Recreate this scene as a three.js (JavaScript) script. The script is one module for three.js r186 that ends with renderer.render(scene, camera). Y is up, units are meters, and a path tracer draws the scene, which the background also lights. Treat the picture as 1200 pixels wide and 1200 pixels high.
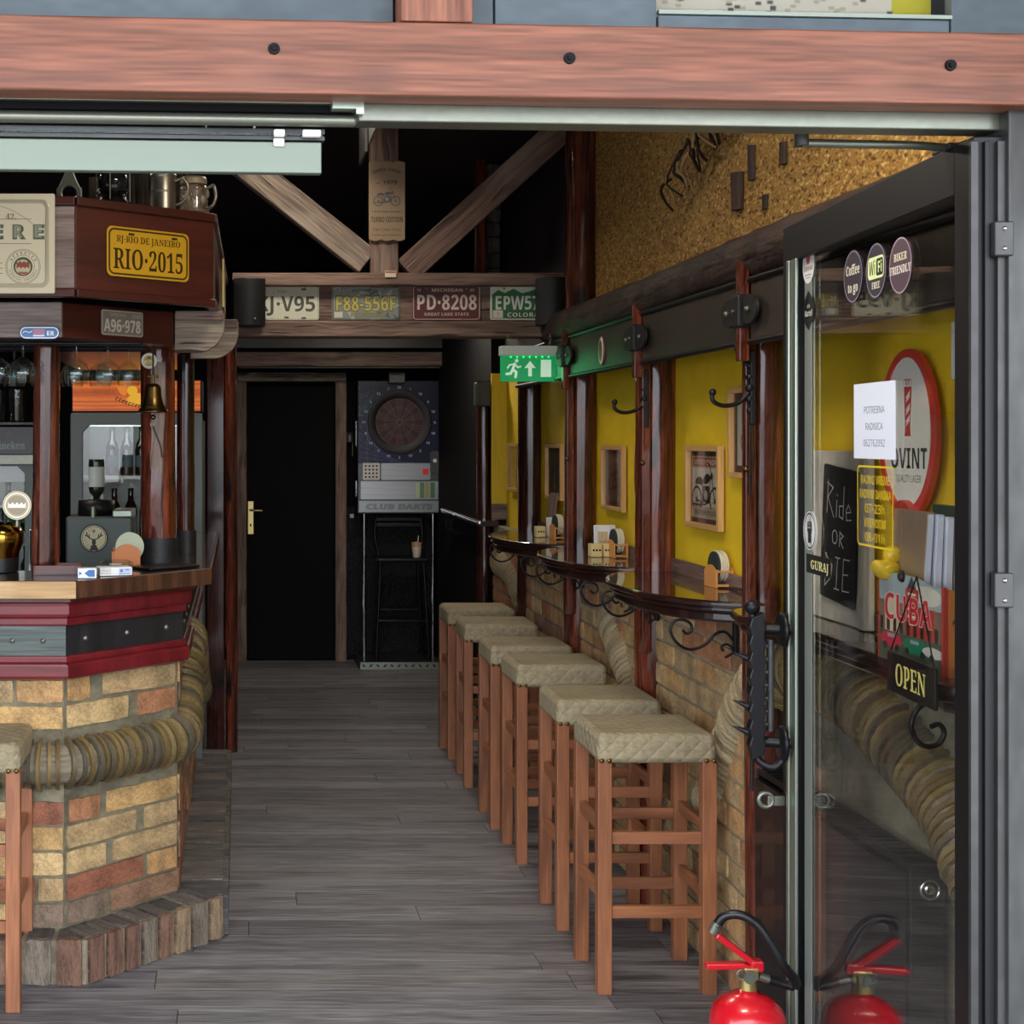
import * as THREE from 'three';
import { RoundedBoxGeometry } from 'three/addons/geometries/RoundedBoxGeometry.js';
import { mergeGeometries, mergeVertices, toCreasedNormals } from 'three/addons/utils/BufferGeometryUtils.js';
import { RectAreaLightUniformsLib } from 'three/addons/lights/RectAreaLightUniformsLib.js';

// ---------- camera, sky, light, exposure ----------
RectAreaLightUniformsLib.init();
const scene = new THREE.Scene();
const F = 1660, EYE = 1.6;                        // focal length in pixels of a 1200 px frame; eye height
const camera = new THREE.PerspectiveCamera(2 * Math.atan(600 / F) * 180 / Math.PI, 1, 0.05, 200);
camera.position.set(0, EYE, 0); camera.lookAt(0, EYE, -10);
camera.setViewOffset(1200, 1200, 320, 85, 1200, 1200);   // shifted lens: the aisle's vanishing point is at (280, 515)
const renderer = new THREE.WebGLRenderer({ antialias: true });
renderer.toneMapping = THREE.LinearToneMapping;
renderer.toneMappingExposure = 0.86;
renderer.shadowMap.enabled = true;
{ // overcast sky, a little brighter overhead
  const w = 64, h = 32, a = new Float32Array(w * h * 4);
  for (let j = 0; j < h; j++) for (let i = 0; i < w; i++) {
    const el = Math.max(0, ((j + .5) / h - .5) * 2), k = (j + .5) / h < .5 ? .35 : 1.15 + .45 * el;
    a.set([k * .95, k * 1.0, k * 1.08, 1], (j * w + i) * 4);
  }
  const t = new THREE.DataTexture(a, w, h, THREE.RGBAFormat, THREE.FloatType);
  t.mapping = THREE.EquirectangularReflectionMapping; t.magFilter = THREE.LinearFilter; t.needsUpdate = true;
  scene.background = t; scene.environment = t;
  scene.backgroundIntensity = scene.environmentIntensity = SKY_GAIN();
}
function SKY_GAIN() { return 5.2; }
const LAMP_GAIN = 1;

// ---------- helpers ----------
const V = (x, y, z) => new THREE.Vector3(x, y, z);
const at = (px, py, d) => V((px - 280) * d / F, EYE + (515 - py) * d / F, -d);
let SEED = 7;
const rnd = () => { SEED = (SEED + 0x6d2b79f5) | 0; let t = Math.imul(SEED ^ (SEED >>> 15), 1 | SEED); t = (t + Math.imul(t ^ (t >>> 7), 61 | t)) ^ t; return ((t ^ (t >>> 14)) >>> 0) / 4294967296; };
const rr = (a, b) => a + (b - a) * rnd();
const used = {};
const numbered = n => { const k = used[n] = (used[n] ?? -1) + 1; return k ? n + '_' + String(k).padStart(3, '0') : n; };
const hash = (x, y, s) => { let h = Math.imul(x | 0, 374761393) + Math.imul(y | 0, 668265263) + Math.imul(s | 0, 974711); h = Math.imul(h ^ (h >>> 13), 1274126177); return ((h ^ (h >>> 16)) >>> 0) / 4294967296; };
const mod = (a, n) => ((a % n) + n) % n;
function vn(x, y, px, py, s = 0) { // periodic value noise
  const xi = Math.floor(x), yi = Math.floor(y), fx = x - xi, fy = y - yi, u = fx * fx * (3 - 2 * fx), v = fy * fy * (3 - 2 * fy);
  const h = (i, j) => hash(mod(xi + i, px), mod(yi + j, py), s);
  return (h(0, 0) * (1 - u) + h(1, 0) * u) * (1 - v) + (h(0, 1) * (1 - u) + h(1, 1) * u) * v;
}
function fbm(u, v, px, py, s = 0, o = 4) { let a = .5, r = 0, t = 0; for (let k = 0; k < o; k++) { r += a * vn(u * px, v * py, px, py, s + k); t += a; a *= .5; px *= 2; py *= 2; } return r / t; }
const mix = (a, b, t) => a + (b - a) * t, mix3 = (a, b, t) => [mix(a[0], b[0], t), mix(a[1], b[1], t), mix(a[2], b[2], t)];
const clamp = (x, a = 0, b = 1) => Math.min(b, Math.max(a, x)), sst = (a, b, x) => { const t = clamp((x - a) / (b - a)); return t * t * (3 - 2 * t); };
function tex(w, h, fn, srgb = true) {
  const a = new Uint8Array(w * h * 4);
  for (let j = 0; j < h; j++) for (let i = 0; i < w; i++) { const c = fn(i / w, j / h); a.set(Array.isArray(c) ? [c[0], c[1], c[2], 255] : [c, c, c, 255], (j * w + i) * 4); }
  const t = new THREE.DataTexture(a, w, h); t.wrapS = t.wrapT = THREE.RepeatWrapping; t.magFilter = THREE.LinearFilter;
  if (srgb) t.colorSpace = THREE.SRGBColorSpace; t.needsUpdate = true; return t;
}
function canv(w, h, draw) {
  const c = document.createElement('canvas'); c.width = w; c.height = h; const g = c.getContext('2d'); draw(g, w, h);
  const t = new THREE.CanvasTexture(c); t.colorSpace = THREE.SRGBColorSpace; t.magFilter = THREE.LinearFilter; return t;
}
const P = o => new THREE.MeshPhysicalMaterial(o);
// wood: u along the grain (1 m), v across (0.5 m)
const WB = {};
function woodMat(c1, c2, o = {}) {
  const s = o.seed ?? 1, W = o.w ?? 512, H = o.h ?? 256, K = (o.knots ?? []);
  const cell = (u, v) => {
    let ku = 0, kk = 0;
    for (const [a, b, r] of K) { let du = Math.abs(u - a); du = Math.min(du, 1 - du); let dv = Math.abs(v - b); dv = Math.min(dv, 1 - dv); const d = Math.hypot(du / 1.7, dv / 2) / r; ku += Math.exp(-d * d * .5) * Math.sign(v - b || 1) * .05; kk = Math.max(kk, 1 - sst(.55, 1.1, d)); }
    const wv = v + ku + (fbm(u, v, 3, 3, s) - .5) * .12;
    const st = fbm(u, wv, 3, o.bands ?? 26, s + 20, 4), fi = vn(u * 14, v * 150, 14, 150, s + 40), rg = .5 + .5 * Math.sin(wv * 6.283 * (o.rings ?? 9));
    const big = fbm(u, v, 4, 3, s + 60, 3);
    return { t: clamp(st * 1.5 - .35 + (rg - .5) * .35), fi, kk, big, cr: sst(.72, .8, fbm(u, wv, 4, 40, s + 80, 2)) };
  };
  const map = tex(W, H, (u, v) => {
    const q = cell(u, v); let c = mix3(c1, c2, q.t); const f = 1 - (o.fine ?? .22) * q.fi; c = c.map(x => x * f);
    if (o.c3) c = mix3(c, o.c3, sst(.5, .75, q.big) * (o.patch ?? .6));
    if (o.crack) c = mix3(c, [20, 15, 13], q.cr * o.crack);
    return mix3(c, o.knot ?? [40, 26, 20], q.kk * .75).map(x => clamp(x, 0, 255));
  });
  const bk = o.bk ?? (o.crack ? 'crack' : K.length ? 'knot' : 'plain');
  const bump = WB[bk] ??= tex(W, H, (u, v) => { if (bk === 'log') return 255 * clamp(.1 + .95 * fbm(u + .1 * fbm(u, v, 2, 5, 3), v, 12, 14, 71, 4) + .25 * (fbm(u, v, 3, 40, 75, 2) - .5)); const q = cell(u, v); return 255 * clamp(.75 - .35 * q.t - .25 * q.fi * .6 - q.cr * (o.crack ?? 0) * .6 + q.kk * .2); }, false);
  return P({ map, bumpMap: bump, bumpScale: o.bump ?? .0015, roughness: o.rough ?? .6, clearcoat: o.cc ?? 0, clearcoatRoughness: o.ccr ?? .25, color: o.tint ?? 0xffffff });
}
const tinted = (m, c) => { const n = m.clone(); n.color.set(c); return n; };
function uvBox(g, grain = 'x', rand = true) { // uv in metres, u along the grain; texture 1 m x 0.5 m
  const p = g.attributes.position, n = g.attributes.normal, uv = new Float32Array(p.count * 2), ou = rand ? rnd() : 0, ov = rand ? rnd() : 0;
  for (let i = 0; i < p.count; i++) {
    const q = { x: p.getX(i), y: p.getY(i), z: p.getZ(i) }, a = { x: Math.abs(n.getX(i)), y: Math.abs(n.getY(i)), z: Math.abs(n.getZ(i)) };
    const m = a.x > a.y && a.x > a.z ? 'x' : a.y > a.z ? 'y' : 'z', o = ['x', 'y', 'z'].filter(k => k !== m);
    const gu = o.includes(grain) ? grain : o[0], gv = o.find(k => k !== gu);
    uv[i * 2] = q[gu] + ou; uv[i * 2 + 1] = q[gv] * 2 + ov;
  }
  g.setAttribute('uv', new THREE.BufferAttribute(uv, 2)); return g;
}
const box = (w, h, d, grain = 'x', r = 0) => uvBox(r ? new RoundedBoxGeometry(w, h, d, 2, r) : new THREE.BoxGeometry(w, h, d), grain);
const mv = (g, x = 0, y = 0, z = 0) => g.translate(x, y, z);
const merge = a => mergeGeometries(a.map(g => { g = g.index ? g.toNonIndexed() : g; for (const k of Object.keys(g.attributes)) if (!['position', 'normal', 'uv'].includes(k)) g.deleteAttribute(k); return g; }));
const lathe = (pts, seg = 32) => new THREE.LatheGeometry(pts.map(p => new THREE.Vector2(p[0], p[1])), seg);
const tube = (pts, r, seg = 40, rad = 8, closed = false) => new THREE.TubeGeometry(new THREE.CatmullRomCurve3(pts, closed), seg, r, rad, closed);
const cyl = (r1, r2, h, s = 24) => new THREE.CylinderGeometry(r1, r2, h, s);
function rod(a, b, r, s = 10) { const g = cyl(r, r, a.distanceTo(b), s), q = new THREE.Quaternion().setFromUnitVectors(V(0, 1, 0), b.clone().sub(a).normalize()); g.applyQuaternion(q); const c = a.clone().add(b).multiplyScalar(.5); return g.translate(c.x, c.y, c.z); }
function rrShape(w, h, r) { const s = new THREE.Shape(), x = w / 2, y = h / 2; s.moveTo(-x + r, -y); s.lineTo(x - r, -y); s.absarc(x - r, -y + r, r, -Math.PI / 2, 0); s.lineTo(x, y - r); s.absarc(x - r, y - r, r, 0, Math.PI / 2); s.lineTo(-x + r, y); s.absarc(-x + r, y - r, r, Math.PI / 2, Math.PI); s.lineTo(-x, -y + r); s.absarc(-x + r, -y + r, r, Math.PI, Math.PI * 1.5); return s; }
function uvPlanar(g, w, h) { const p = g.attributes.position, uv = new Float32Array(p.count * 2); for (let i = 0; i < p.count; i++) { uv[i * 2] = p.getX(i) / w + .5; uv[i * 2 + 1] = p.getY(i) / h + .5; } g.setAttribute('uv', new THREE.BufferAttribute(uv, 2)); return g; }
function plate(w, h, t, r = .01, bev = .001) { return uvPlanar(new THREE.ExtrudeGeometry(rrShape(w - 2 * bev, h - 2 * bev, r), { depth: t, bevelEnabled: bev > 0, bevelSize: bev, bevelThickness: bev, bevelSegments: 1, curveSegments: 6 }), w, h); }
const extr = (shape, depth, bev = 0, cs = 12) => new THREE.ExtrudeGeometry(shape, { depth, bevelEnabled: bev > 0, bevelSize: bev, bevelThickness: bev, bevelSegments: 2, curveSegments: cs });
function prism(poly, y0, y1, bev = 0) { // poly of [x, d] (d = distance into the room)
  const s = new THREE.Shape(poly.map(([x, d]) => new THREE.Vector2(x, d)));
  const g = new THREE.ExtrudeGeometry(s, { depth: y1 - y0 - 2 * bev, bevelEnabled: bev > 0, bevelSize: bev, bevelThickness: bev, bevelOffset: -bev, bevelSegments: 2 });
  g.rotateX(-Math.PI / 2); g.translate(0, y0 + bev, 0); return g;   // shape y -> -z
}
const shade = m => { m.castShadow = m.receiveShadow = true; return m; };
function part(parent, name, geo, mat, o = {}) {
  const m = shade(new THREE.Mesh(geo, mat)); m.name = name;
  if (o.pos) m.position.set(...o.pos); if (o.rot) m.rotation.set(...o.rot); if (o.label) m.userData.label = o.label; if (o.kind) m.userData.kind = o.kind;
  parent.add(m); return m;
}
function thing(name, label, category, pos = [0, 0, 0], ry = 0, group) {
  const o = new THREE.Group(); o.name = numbered(name); o.position.set(...pos); o.rotation.y = ry; o.userData = { label, category }; if (group) o.userData.group = group; scene.add(o); return o;
}
function one(name, label, category, geo, mat, pos = [0, 0, 0], ry = 0, group) {
  const o = shade(new THREE.Mesh(geo, mat)); o.name = numbered(name); o.position.set(...pos); o.rotation.y = ry; o.userData = { label, category }; if (group) o.userData.group = group; scene.add(o); return o;
}
function struct(name, geo, mat, label) { const o = geo ? shade(new THREE.Mesh(geo, mat)) : new THREE.Group(); o.name = numbered(name); o.userData = { kind: 'structure' }; if (label) o.userData.label = label; scene.add(o); return o; }
function copy(src, pos, ry, label, group) { const c = src.clone(); c.name = numbered(src.name.replace(/_\d{3}$/, '')); c.userData = { ...src.userData }; if (label) c.userData.label = label; if (group) c.userData.group = group; c.position.set(...pos); c.rotation.y = ry; scene.add(c); return c; }
function logGeo(len, r, seed = 1, wob = .05, seg = .07) { // upright log, base at y = 0
  const n = Math.ceil(len / seg), g = new THREE.CylinderGeometry(r, r, len, 22, n, false), p = g.attributes.position, uv = g.attributes.uv;
  const kn = Array.from({ length: Math.ceil(len * 2) }, () => [rr(0, len), rr(-3.1, 3.1), rr(.03, .06)]);
  for (let i = 0; i < p.count; i++) {
    const x = p.getX(i), z = p.getZ(i), y = p.getY(i) + len / 2, a = Math.atan2(z, x), q = Math.hypot(x, z);
    if (q > 1e-6) {
      let k = 1 + wob * (fbm((a / 6.2832 + 1) % 1, y / 4, 5, 9, seed * 13, 3) - .5) * 2;
      for (const [ky, ka, kr] of kn) { let da = Math.abs(a - ka); da = Math.min(da, 6.2832 - da); k += .12 * Math.exp(-(((y - ky) / kr) ** 2) - ((da * r / kr) ** 2)); }
      p.setX(i, x * k); p.setZ(i, z * k);
      const ox = r * .1 * Math.sin(y * 1.7 + seed), oz = r * .1 * Math.cos(y * 1.3 + seed * 2); p.setX(i, p.getX(i) + ox); p.setZ(i, p.getZ(i) + oz);
    }
    p.setY(i, y); uv.setXY(i, y + seed * .37, uv.getX(i) * 2 * Math.PI * r * 2);
  }
  g.computeVertexNormals(); return g;
}

// ---------- materials ----------
const M = {};
M.redBeam = woodMat([198, 126, 98], [150, 88, 66], { bands: 44, fine: .3, seed: 3, rings: 7, knots: [[.28, .3, .03], [.72, .6, .04]], knot: [84, 74, 76], c3: [176, 122, 100], patch: .2, rough: .5, cc: .25, ccr: .4 });
M.log = woodMat([132, 62, 40], [58, 25, 17], { seed: 11, rings: 5, knots: [[.2, .4, .035], [.66, .8, .04], [.45, .15, .025]], knot: [22, 12, 10], rough: .6, cc: .9, ccr: .1, bump: .028, crack: .6, bk: 'log' });
M.log.specularIntensity = .3;
M.logRed = tinted(M.log, 0xffffff); M.logRed.color.setRGB(1.35, 1.15, 1.0);
M.railLog = woodMat([78, 58, 50], [46, 32, 27], { seed: 13, rings: 5, rough: .7, bump: .012, crack: .7, bk: 'log', c3: [92, 74, 66], patch: .4 });
M.logDark = tinted(M.log, 0xb49c94);
M.grey = woodMat([172, 156, 140], [104, 88, 78], { seed: 21, rings: 4, knots: [[.3, .6, .04]], crack: .8, fine: .35, rough: .75, bump: .003, c3: [168, 156, 144], patch: .5 });
M.greyBrown = woodMat([154, 126, 112], [92, 68, 60], { seed: 23, rings: 4, knots: [[.6, .3, .04]], crack: .7, fine: .3, rough: .6, bump: .003, c3: [142, 124, 114], patch: .5 });
M.maho = woodMat([92, 36, 28], [62, 22, 19], { seed: 31, rings: 3, fine: .12, rough: .4, cc: .5, ccr: .32, bump: .0005 });
M.sheenGrey = woodMat([176, 158, 152], [138, 118, 112], { seed: 33, rings: 6, fine: .25, rough: .45, cc: .4, ccr: .4, bump: .001 });  // grey sky sheen of the varnished front boards, put into the colour
M.bench = woodMat([178, 114, 74], [128, 76, 48], { seed: 41, rings: 4, fine: .18, rough: .5, cc: .2, ccr: .4, bump: .0008, c3: [150, 98, 72], patch: .4 });
M.ledge = woodMat([46, 20, 16], [26, 11, 10], { seed: 51, rings: 3, fine: .1, rough: .3, cc: 1, ccr: .05, bump: .0002 });
M.counter = woodMat([112, 72, 50], [60, 36, 26], { seed: 61, rings: 6, fine: .3, rough: .4, cc: .6, ccr: .2, bump: .001 });
M.counterTop = woodMat([66, 46, 36], [40, 26, 20], { seed: 63, rings: 5, fine: .2, rough: .35, cc: 1, ccr: .1, bump: .0004 });
M.paleEdge = woodMat([214, 176, 126], [178, 138, 92], { seed: 65, rings: 5, fine: .15, rough: .6, bump: .0008, c3: [226, 200, 160], patch: .5 });
M.redPaint = woodMat([128, 26, 38], [96, 16, 26], { seed: 71, rings: 3, fine: .15, rough: .38, cc: .5, ccr: .25, bump: .0006, c3: [150, 62, 70], patch: .25 });
M.sheenPaint = woodMat([112, 122, 120], [76, 86, 86], { seed: 73, rings: 5, fine: .3, rough: .55, bump: .0012, c3: [150, 152, 142], patch: .45, knots: [[.3, .5, .02]] });  // scuffed black board, with its frontal sky sheen painted in as grey
M.blackPaint = woodMat([44, 44, 48], [24, 25, 28], { seed: 75, rings: 4, fine: .2, rough: .45, cc: .3, ccr: .3, bump: .0015, c3: [64, 66, 66], patch: .3 });
M.frame = woodMat([222, 178, 116], [190, 142, 84], { seed: 81, rings: 3, fine: .1, rough: .5, bump: .0003, w: 256, h: 128 });
M.plank = woodMat([166, 166, 172], [110, 110, 114], { bands: 64, seed: 91, rings: 3, fine: .35, rough: .5, bump: .001, c3: [146, 146, 150], patch: .4, crack: .2 });
M.planks = [0xffffff, 0xf0eff0, 0xe4e2e4, 0xfaf6f2, 0xd8d6d8].map(c => tinted(M.plank, c));
const SPK = {};
function spkl(c, v, s, n = 40) { // one neutral speckle map per grain, tinted by the colour
  const vv = v < .13 ? .1 : v < .25 ? .2 : v < .45 ? .35 : .5, nn = n < 25 ? 14 : n < 70 ? 40 : 90, k = vv + '_' + nn;
  SPK[k] ??= tex(256, 256, (u, w) => { const q = fbm(u, w, 6, 6, 9, 3), f = vn(u * nn, w * nn, nn, nn, 14), g = vn(u * nn * 3, w * nn * 3, nn * 3, nn * 3, 18), z = clamp(222 * (1 + vv * ((q - .5) * 1.1 + (f - .5) * .6 + (g - .5) * .45)), 0, 255); return [z, z, z]; });
  const col = new THREE.Color().setRGB(...c.map(x => clamp(x / 222 * 1, 0, 1.15) ), THREE.SRGBColorSpace); return { map: SPK[k], color: col };
}
const grit = tex(256, 256, (u, v) => 255 * clamp(.15 + .5 * fbm(u, v, 10, 10, 77, 4) + .35 * vn(u * 70, v * 70, 70, 70, 3)), false);
M.brickTone = [[184, 150, 100], [172, 146, 106], [178, 140, 94], [166, 116, 82], [142, 90, 68], [136, 104, 82], [192, 164, 118], [124, 106, 90]].map((c, i) => P({ ...spkl(c, .3, i * 7 + 100, 40, 128), bumpMap: grit, bumpScale: .004, roughness: .85, clearcoat: .12, clearcoatRoughness: .5 }));
M.plinthTone = [[138, 114, 92], [122, 94, 76], [140, 120, 96], [108, 80, 66], [116, 106, 94]].map((c, i) => P({ ...spkl(c, .55, i * 7 + 200, 40, 128), bumpMap: grit, bumpScale: .004, roughness: .8 }));
M.plinthTop = [[92, 88, 84], [78, 76, 76], [104, 98, 92]].map((c, i) => P({ ...spkl(c, .45, i * 7 + 240, 40, 128), bumpMap: grit, bumpScale: .004, roughness: .65 }));
M.mortar = P({ ...spkl([118, 112, 92], .3, 300), bumpMap: grit, bumpScale: .003, roughness: .9 });
M.mortarDark = P({ ...spkl([138, 128, 110], .3, 301), bumpMap: grit, bumpScale: .003, roughness: .9 });
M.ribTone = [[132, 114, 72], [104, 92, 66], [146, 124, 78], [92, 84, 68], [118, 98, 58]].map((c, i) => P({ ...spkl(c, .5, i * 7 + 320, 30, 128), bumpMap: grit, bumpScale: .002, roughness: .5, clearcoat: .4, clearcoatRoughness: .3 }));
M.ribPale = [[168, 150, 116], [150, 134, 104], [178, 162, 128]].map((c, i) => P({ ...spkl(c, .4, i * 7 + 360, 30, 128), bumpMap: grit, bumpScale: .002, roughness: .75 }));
M.yellow = P({ ...spkl([224, 190, 34], .07, 401, 30), bumpMap: grit, bumpScale: .0006, roughness: .6 });
M.black = P({ color: 0x08080b, roughness: .75, specularIntensity: .35 });
M.purple = P({ ...spkl([34, 18, 24], .25, 411, 12), roughness: .8 });
M.iron = P({ color: 0x29292c, roughness: .38, metalness: .7, bumpMap: grit, bumpScale: .0006 });
M.ironPlate = P({ ...spkl([40, 40, 42], .3, 421), roughness: .5, metalness: .25, bumpMap: grit, bumpScale: .0008 });
M.leather = P({ ...spkl([52, 47, 41], .22, 425, 50), roughness: .48, bumpMap: grit, bumpScale: .0008, clearcoat: .25, clearcoatRoughness: .4 });
M.steel = P({ ...spkl([132, 136, 124], .1, 431, 60), roughness: .36, metalness: .75 });
M.steelGrey = P({ ...spkl([82, 83, 83], .16, 433, 20), roughness: .45, metalness: .6 });
M.alu = P({ color: 0xa2aca0, roughness: .28, metalness: .85 });
M.brush = P({ map: tex(256, 64, (u, v) => 176 + 40 * (fbm(u, v, 2, 60, 5) - .5), true), roughness: .3, metalness: .9 });
M.chrome = P({ color: 0xe4e4e6, roughness: .08, metalness: 1 });
M.blackAlu = P({ color: 0x0a0c12, roughness: .45 });
M.flatBar = P({ color: 0x869286, roughness: .45, metalness: .4 });
M.brass = P({ color: 0x745c34, roughness: .32, metalness: 1 });
M.paleBrass = P({ color: 0xcdb978, roughness: .3, metalness: .9 });
M.plasticBlack = P({ color: 0x121214, roughness: .45 });
M.rubber = P({ color: 0x101013, roughness: .35 });
M.white = P({ color: 0xe8e8e4, roughness: .6 });
M.paper = P({ color: 0xdfe6f2, roughness: .8 });
M.glass = P({ color: 0xffffff, roughness: .0, transmission: 1, thickness: 0, ior: 1.5 });
M.glassware = P({ color: 0xf4fafa, roughness: .02, transmission: 1, thickness: 0, ior: 1.5 });
M.greenGlass = P({ color: 0x1c5a2c, roughness: .05, transmission: .8, thickness: 0, ior: 1.5 });
M.brownGlass = P({ color: 0x2a160a, roughness: .06, transmission: .5, thickness: 0, ior: 1.5 });

// ---------- the room ----------
const ZB = 10.3, XR = 1.5, XL = -3.0, H = 3.1;
{ // floor planks run across the room
  const fl = struct('floor', mv(new THREE.BoxGeometry(6, .1, 9.4), .2, -.056, -5.9), P({ color: 0x1c1a1a, roughness: .8 }), 'grey wood plank floor');
  let d = 2.2, r = 0;
  while (d < ZB - .02) {
    const w = Math.min(.148, ZB - d); let x = -1.2 - rr(0, 1);
    const n0 = x;
    while (x < 1.5) { const L = rr(1.1, 1.9), x1 = Math.min(x + L, 1.5); if (x1 - x > .03) part(fl, 'plank', box(x1 - x - .0025, .008, w - .0025, 'x'), M.planks[Math.floor(rnd() * 5)], { pos: [(x + x1) / 2, -.004 + rr(0, .0006), -(d + w / 2)] }); x = x1; }
    d += w; r++;
  }
}
struct('ground', mv(new THREE.BoxGeometry(40, .1, 42), 0, -.06, 19.8), P({ ...spkl([132, 128, 122], .2, 500), roughness: .9 }));
struct('ceiling', mv(new THREE.BoxGeometry(4.9, .1, 8.3), -.75, H + .05, -6.3), M.purple);
const wr = struct('wall_right', mv(new THREE.BoxGeometry(.15, H, 5.75), XR + .075, H / 2, -5.075), M.yellow, 'yellow painted plaster wall');
part(wr, 'upper_lining', mv(new THREE.BoxGeometry(.02, 1.05, 1.6), XR - .004, 2.6, -7.15), M.purple);
part(wr, 'wall_step', mv(new THREE.BoxGeometry(.25, H, 2.4), 1.54, H / 2, -9.15), M.black);
part(wr, 'return_strip', mv(new THREE.BoxGeometry(.085, .77, .02), 1.457, 1.2 + .385, -7.94), M.yellow);
part(wr, 'return_base', box(.085, .09, .03, 'x').translate(1.457, 1.195, -7.94), M.greyBrown);
struct('wall_left', mv(new THREE.BoxGeometry(.15, H, 8.3), XL - .075, H / 2, -6.3), M.purple);
const wb = struct('wall_back', mv(new THREE.BoxGeometry(5, H, .15), -.75, H / 2, -ZB - .075), M.black, 'black painted back wall');
{ // quilted black lower panel beside the door
  const q = tex(128, 128, (u, v) => { const a = Math.abs(mod(u * 8 + v * 8, 1) - .5), b = Math.abs(mod(u * 8 - v * 8, 1) - .5); return 255 * clamp(Math.min(a, b) * 4); }, false); q.repeat.set(4, 4);
  part(wb, 'quilted_panel', mv(new THREE.BoxGeometry(.8, 1.1, .012), 1.13, .56, -ZB + .007), P({ color: 0x101014, roughness: .45, bumpMap: q, bumpScale: .006 }));
}
{ // coarse golden pellet plaster above the log rail, with twigs and wood stubs stuck in it
  const w = 1024, h = 512;
  const t = canv(w, h, (g) => {
    g.fillStyle = '#ad8340'; g.fillRect(0, 0, w, h);
    for (let i = 0; i < 26000; i++) { const v = rnd(); g.fillStyle = v < .45 ? `rgba(70,44,14,${rr(.3, .8)})` : v < .8 ? `rgba(226,184,104,${rr(.3, .8)})` : 'rgba(250,216,140,.6)'; g.save(); g.translate(rnd() * w, rnd() * h); g.rotate(rnd() * 3); g.fillRect(0, 0, rr(2, 6), rr(1.5, 3)); g.restore(); }
  });
  const pel = tex(256, 256, (u, v) => { const n = 40, x = u * n, y = v * n; let m = 9; for (let i = -1; i < 2; i++) for (let j = -1; j < 2; j++) { const a = Math.floor(x) + i, b = Math.floor(y) + j, cx = a + hash(mod(a, n), mod(b, n), 5), cy = b + hash(mod(a, n), mod(b, n), 6); m = Math.min(m, Math.hypot(x - cx, y - cy)); } return 255 * clamp(1 - m); }, false);
  pel.repeat.set(12, 3);
  const b = new THREE.BoxGeometry(.012, 1.1, 4.4); const uv = b.attributes.uv, p = b.attributes.position;
  for (let i = 0; i < p.count; i++) uv.setXY(i, p.getZ(i) / 4.4 + .5, p.getY(i) / 1.1 + .5);
  part(wr, 'pellet_plaster', mv(b, XR - .004, 2.55, -4.2), P({ map: t, bumpMap: pel, bumpScale: .0028, roughness: .7 }));
  for (let k = 0; k < 16; k++) { const d = rr(4.3, 4.8), y = 2.36 + (4.8 - d) * .28, p = V(XR - .04, y, -d); part(wr, 'twig', tube([p, p.clone().add(V(-.02, rr(.02, .05), rr(-.05, .05))), p.clone().add(V(-.03, rr(.05, .1), rr(-.1, .08))), p.clone().add(V(-.02, rr(.09, .15), rr(-.08, .12)))], rr(.003, .006), 10, 5), k % 3 ? M.railLog : M.paleEdge); }
  for (const [d, y, r, h] of [[4.2, 2.28, .026, .11], [4.1, 2.35, .014, .1], [3.86, 2.35, .014, .06], [3.6, 2.4, .01, .05], [4.0, 2.25, .012, .04]]) part(wr, 'wood_stub', logGeo(h, r, Math.round(d * 10), .2).translate(XR - .012, y, -d), M.railLog);
}

// ---------- facade (turned 3.6 degrees) ----------
const FZ = -2.23, FR = .063;
const fac = o => { o.position.set(0, 0, FZ); o.rotation.y = FR; return o; };
const wf = fac(struct('wall_front', merge([mv(new THREE.BoxGeometry(3.4, 3.2, .12), 3.1, 1.6, -.12), mv(new THREE.BoxGeometry(5.8, .86, .1), -1.5, 2.68, -.12), mv(new THREE.BoxGeometry(2.2, 3.2, .12), -4.15, 1.6, -.12)]), P({ ...spkl([74, 84, 94], .12, 510), roughness: .6 }), 'slate blue boarded shop front'));
{
  const bm = P({ ...spkl([104, 118, 128], .14, 511, 14), roughness: .5, bumpMap: grit, bumpScale: .0006 });
  for (const [a, b, h] of [[-2.6, .245, .535], [.362, .405, .535], [.407, .67, .535], [.672, 1.155, .036], [1.157, 1.7, .535]]) part(wf, 'cladding_board', box(b - a - .001, h, .02, 'x', .002), bm, { pos: [(a + b) / 2, 2.244 + h / 2, -.005] });
  const win = fac(struct('window_1', mv(new THREE.BoxGeometry(.484, .46, .004), .913, 2.52, .004), M.glass, 'upper shop window above the timber beam'));
  part(win, 'poster_strip', mv(new THREE.BoxGeometry(.48, .46, .006), .913, 2.52, -.05), P({ map: canv(256, 256, (g, w, h) => { g.fillStyle = '#d8d4c4'; g.fillRect(0, 0, w, h); g.fillStyle = '#c9c23a'; g.fillRect(w * .86, 0, w, h); for (let i = 0; i < 500; i++) { g.fillStyle = rnd() < .5 ? '#5a5a52' : '#b8b29a'; g.fillRect(rnd() * w * .85, rnd() * h, 5, 3); } }), roughness: .8 }));
  part(win, 'sill_bead', mv(new THREE.BoxGeometry(.484, .006, .012), .913, 2.283, .006), M.alu);
}
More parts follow.
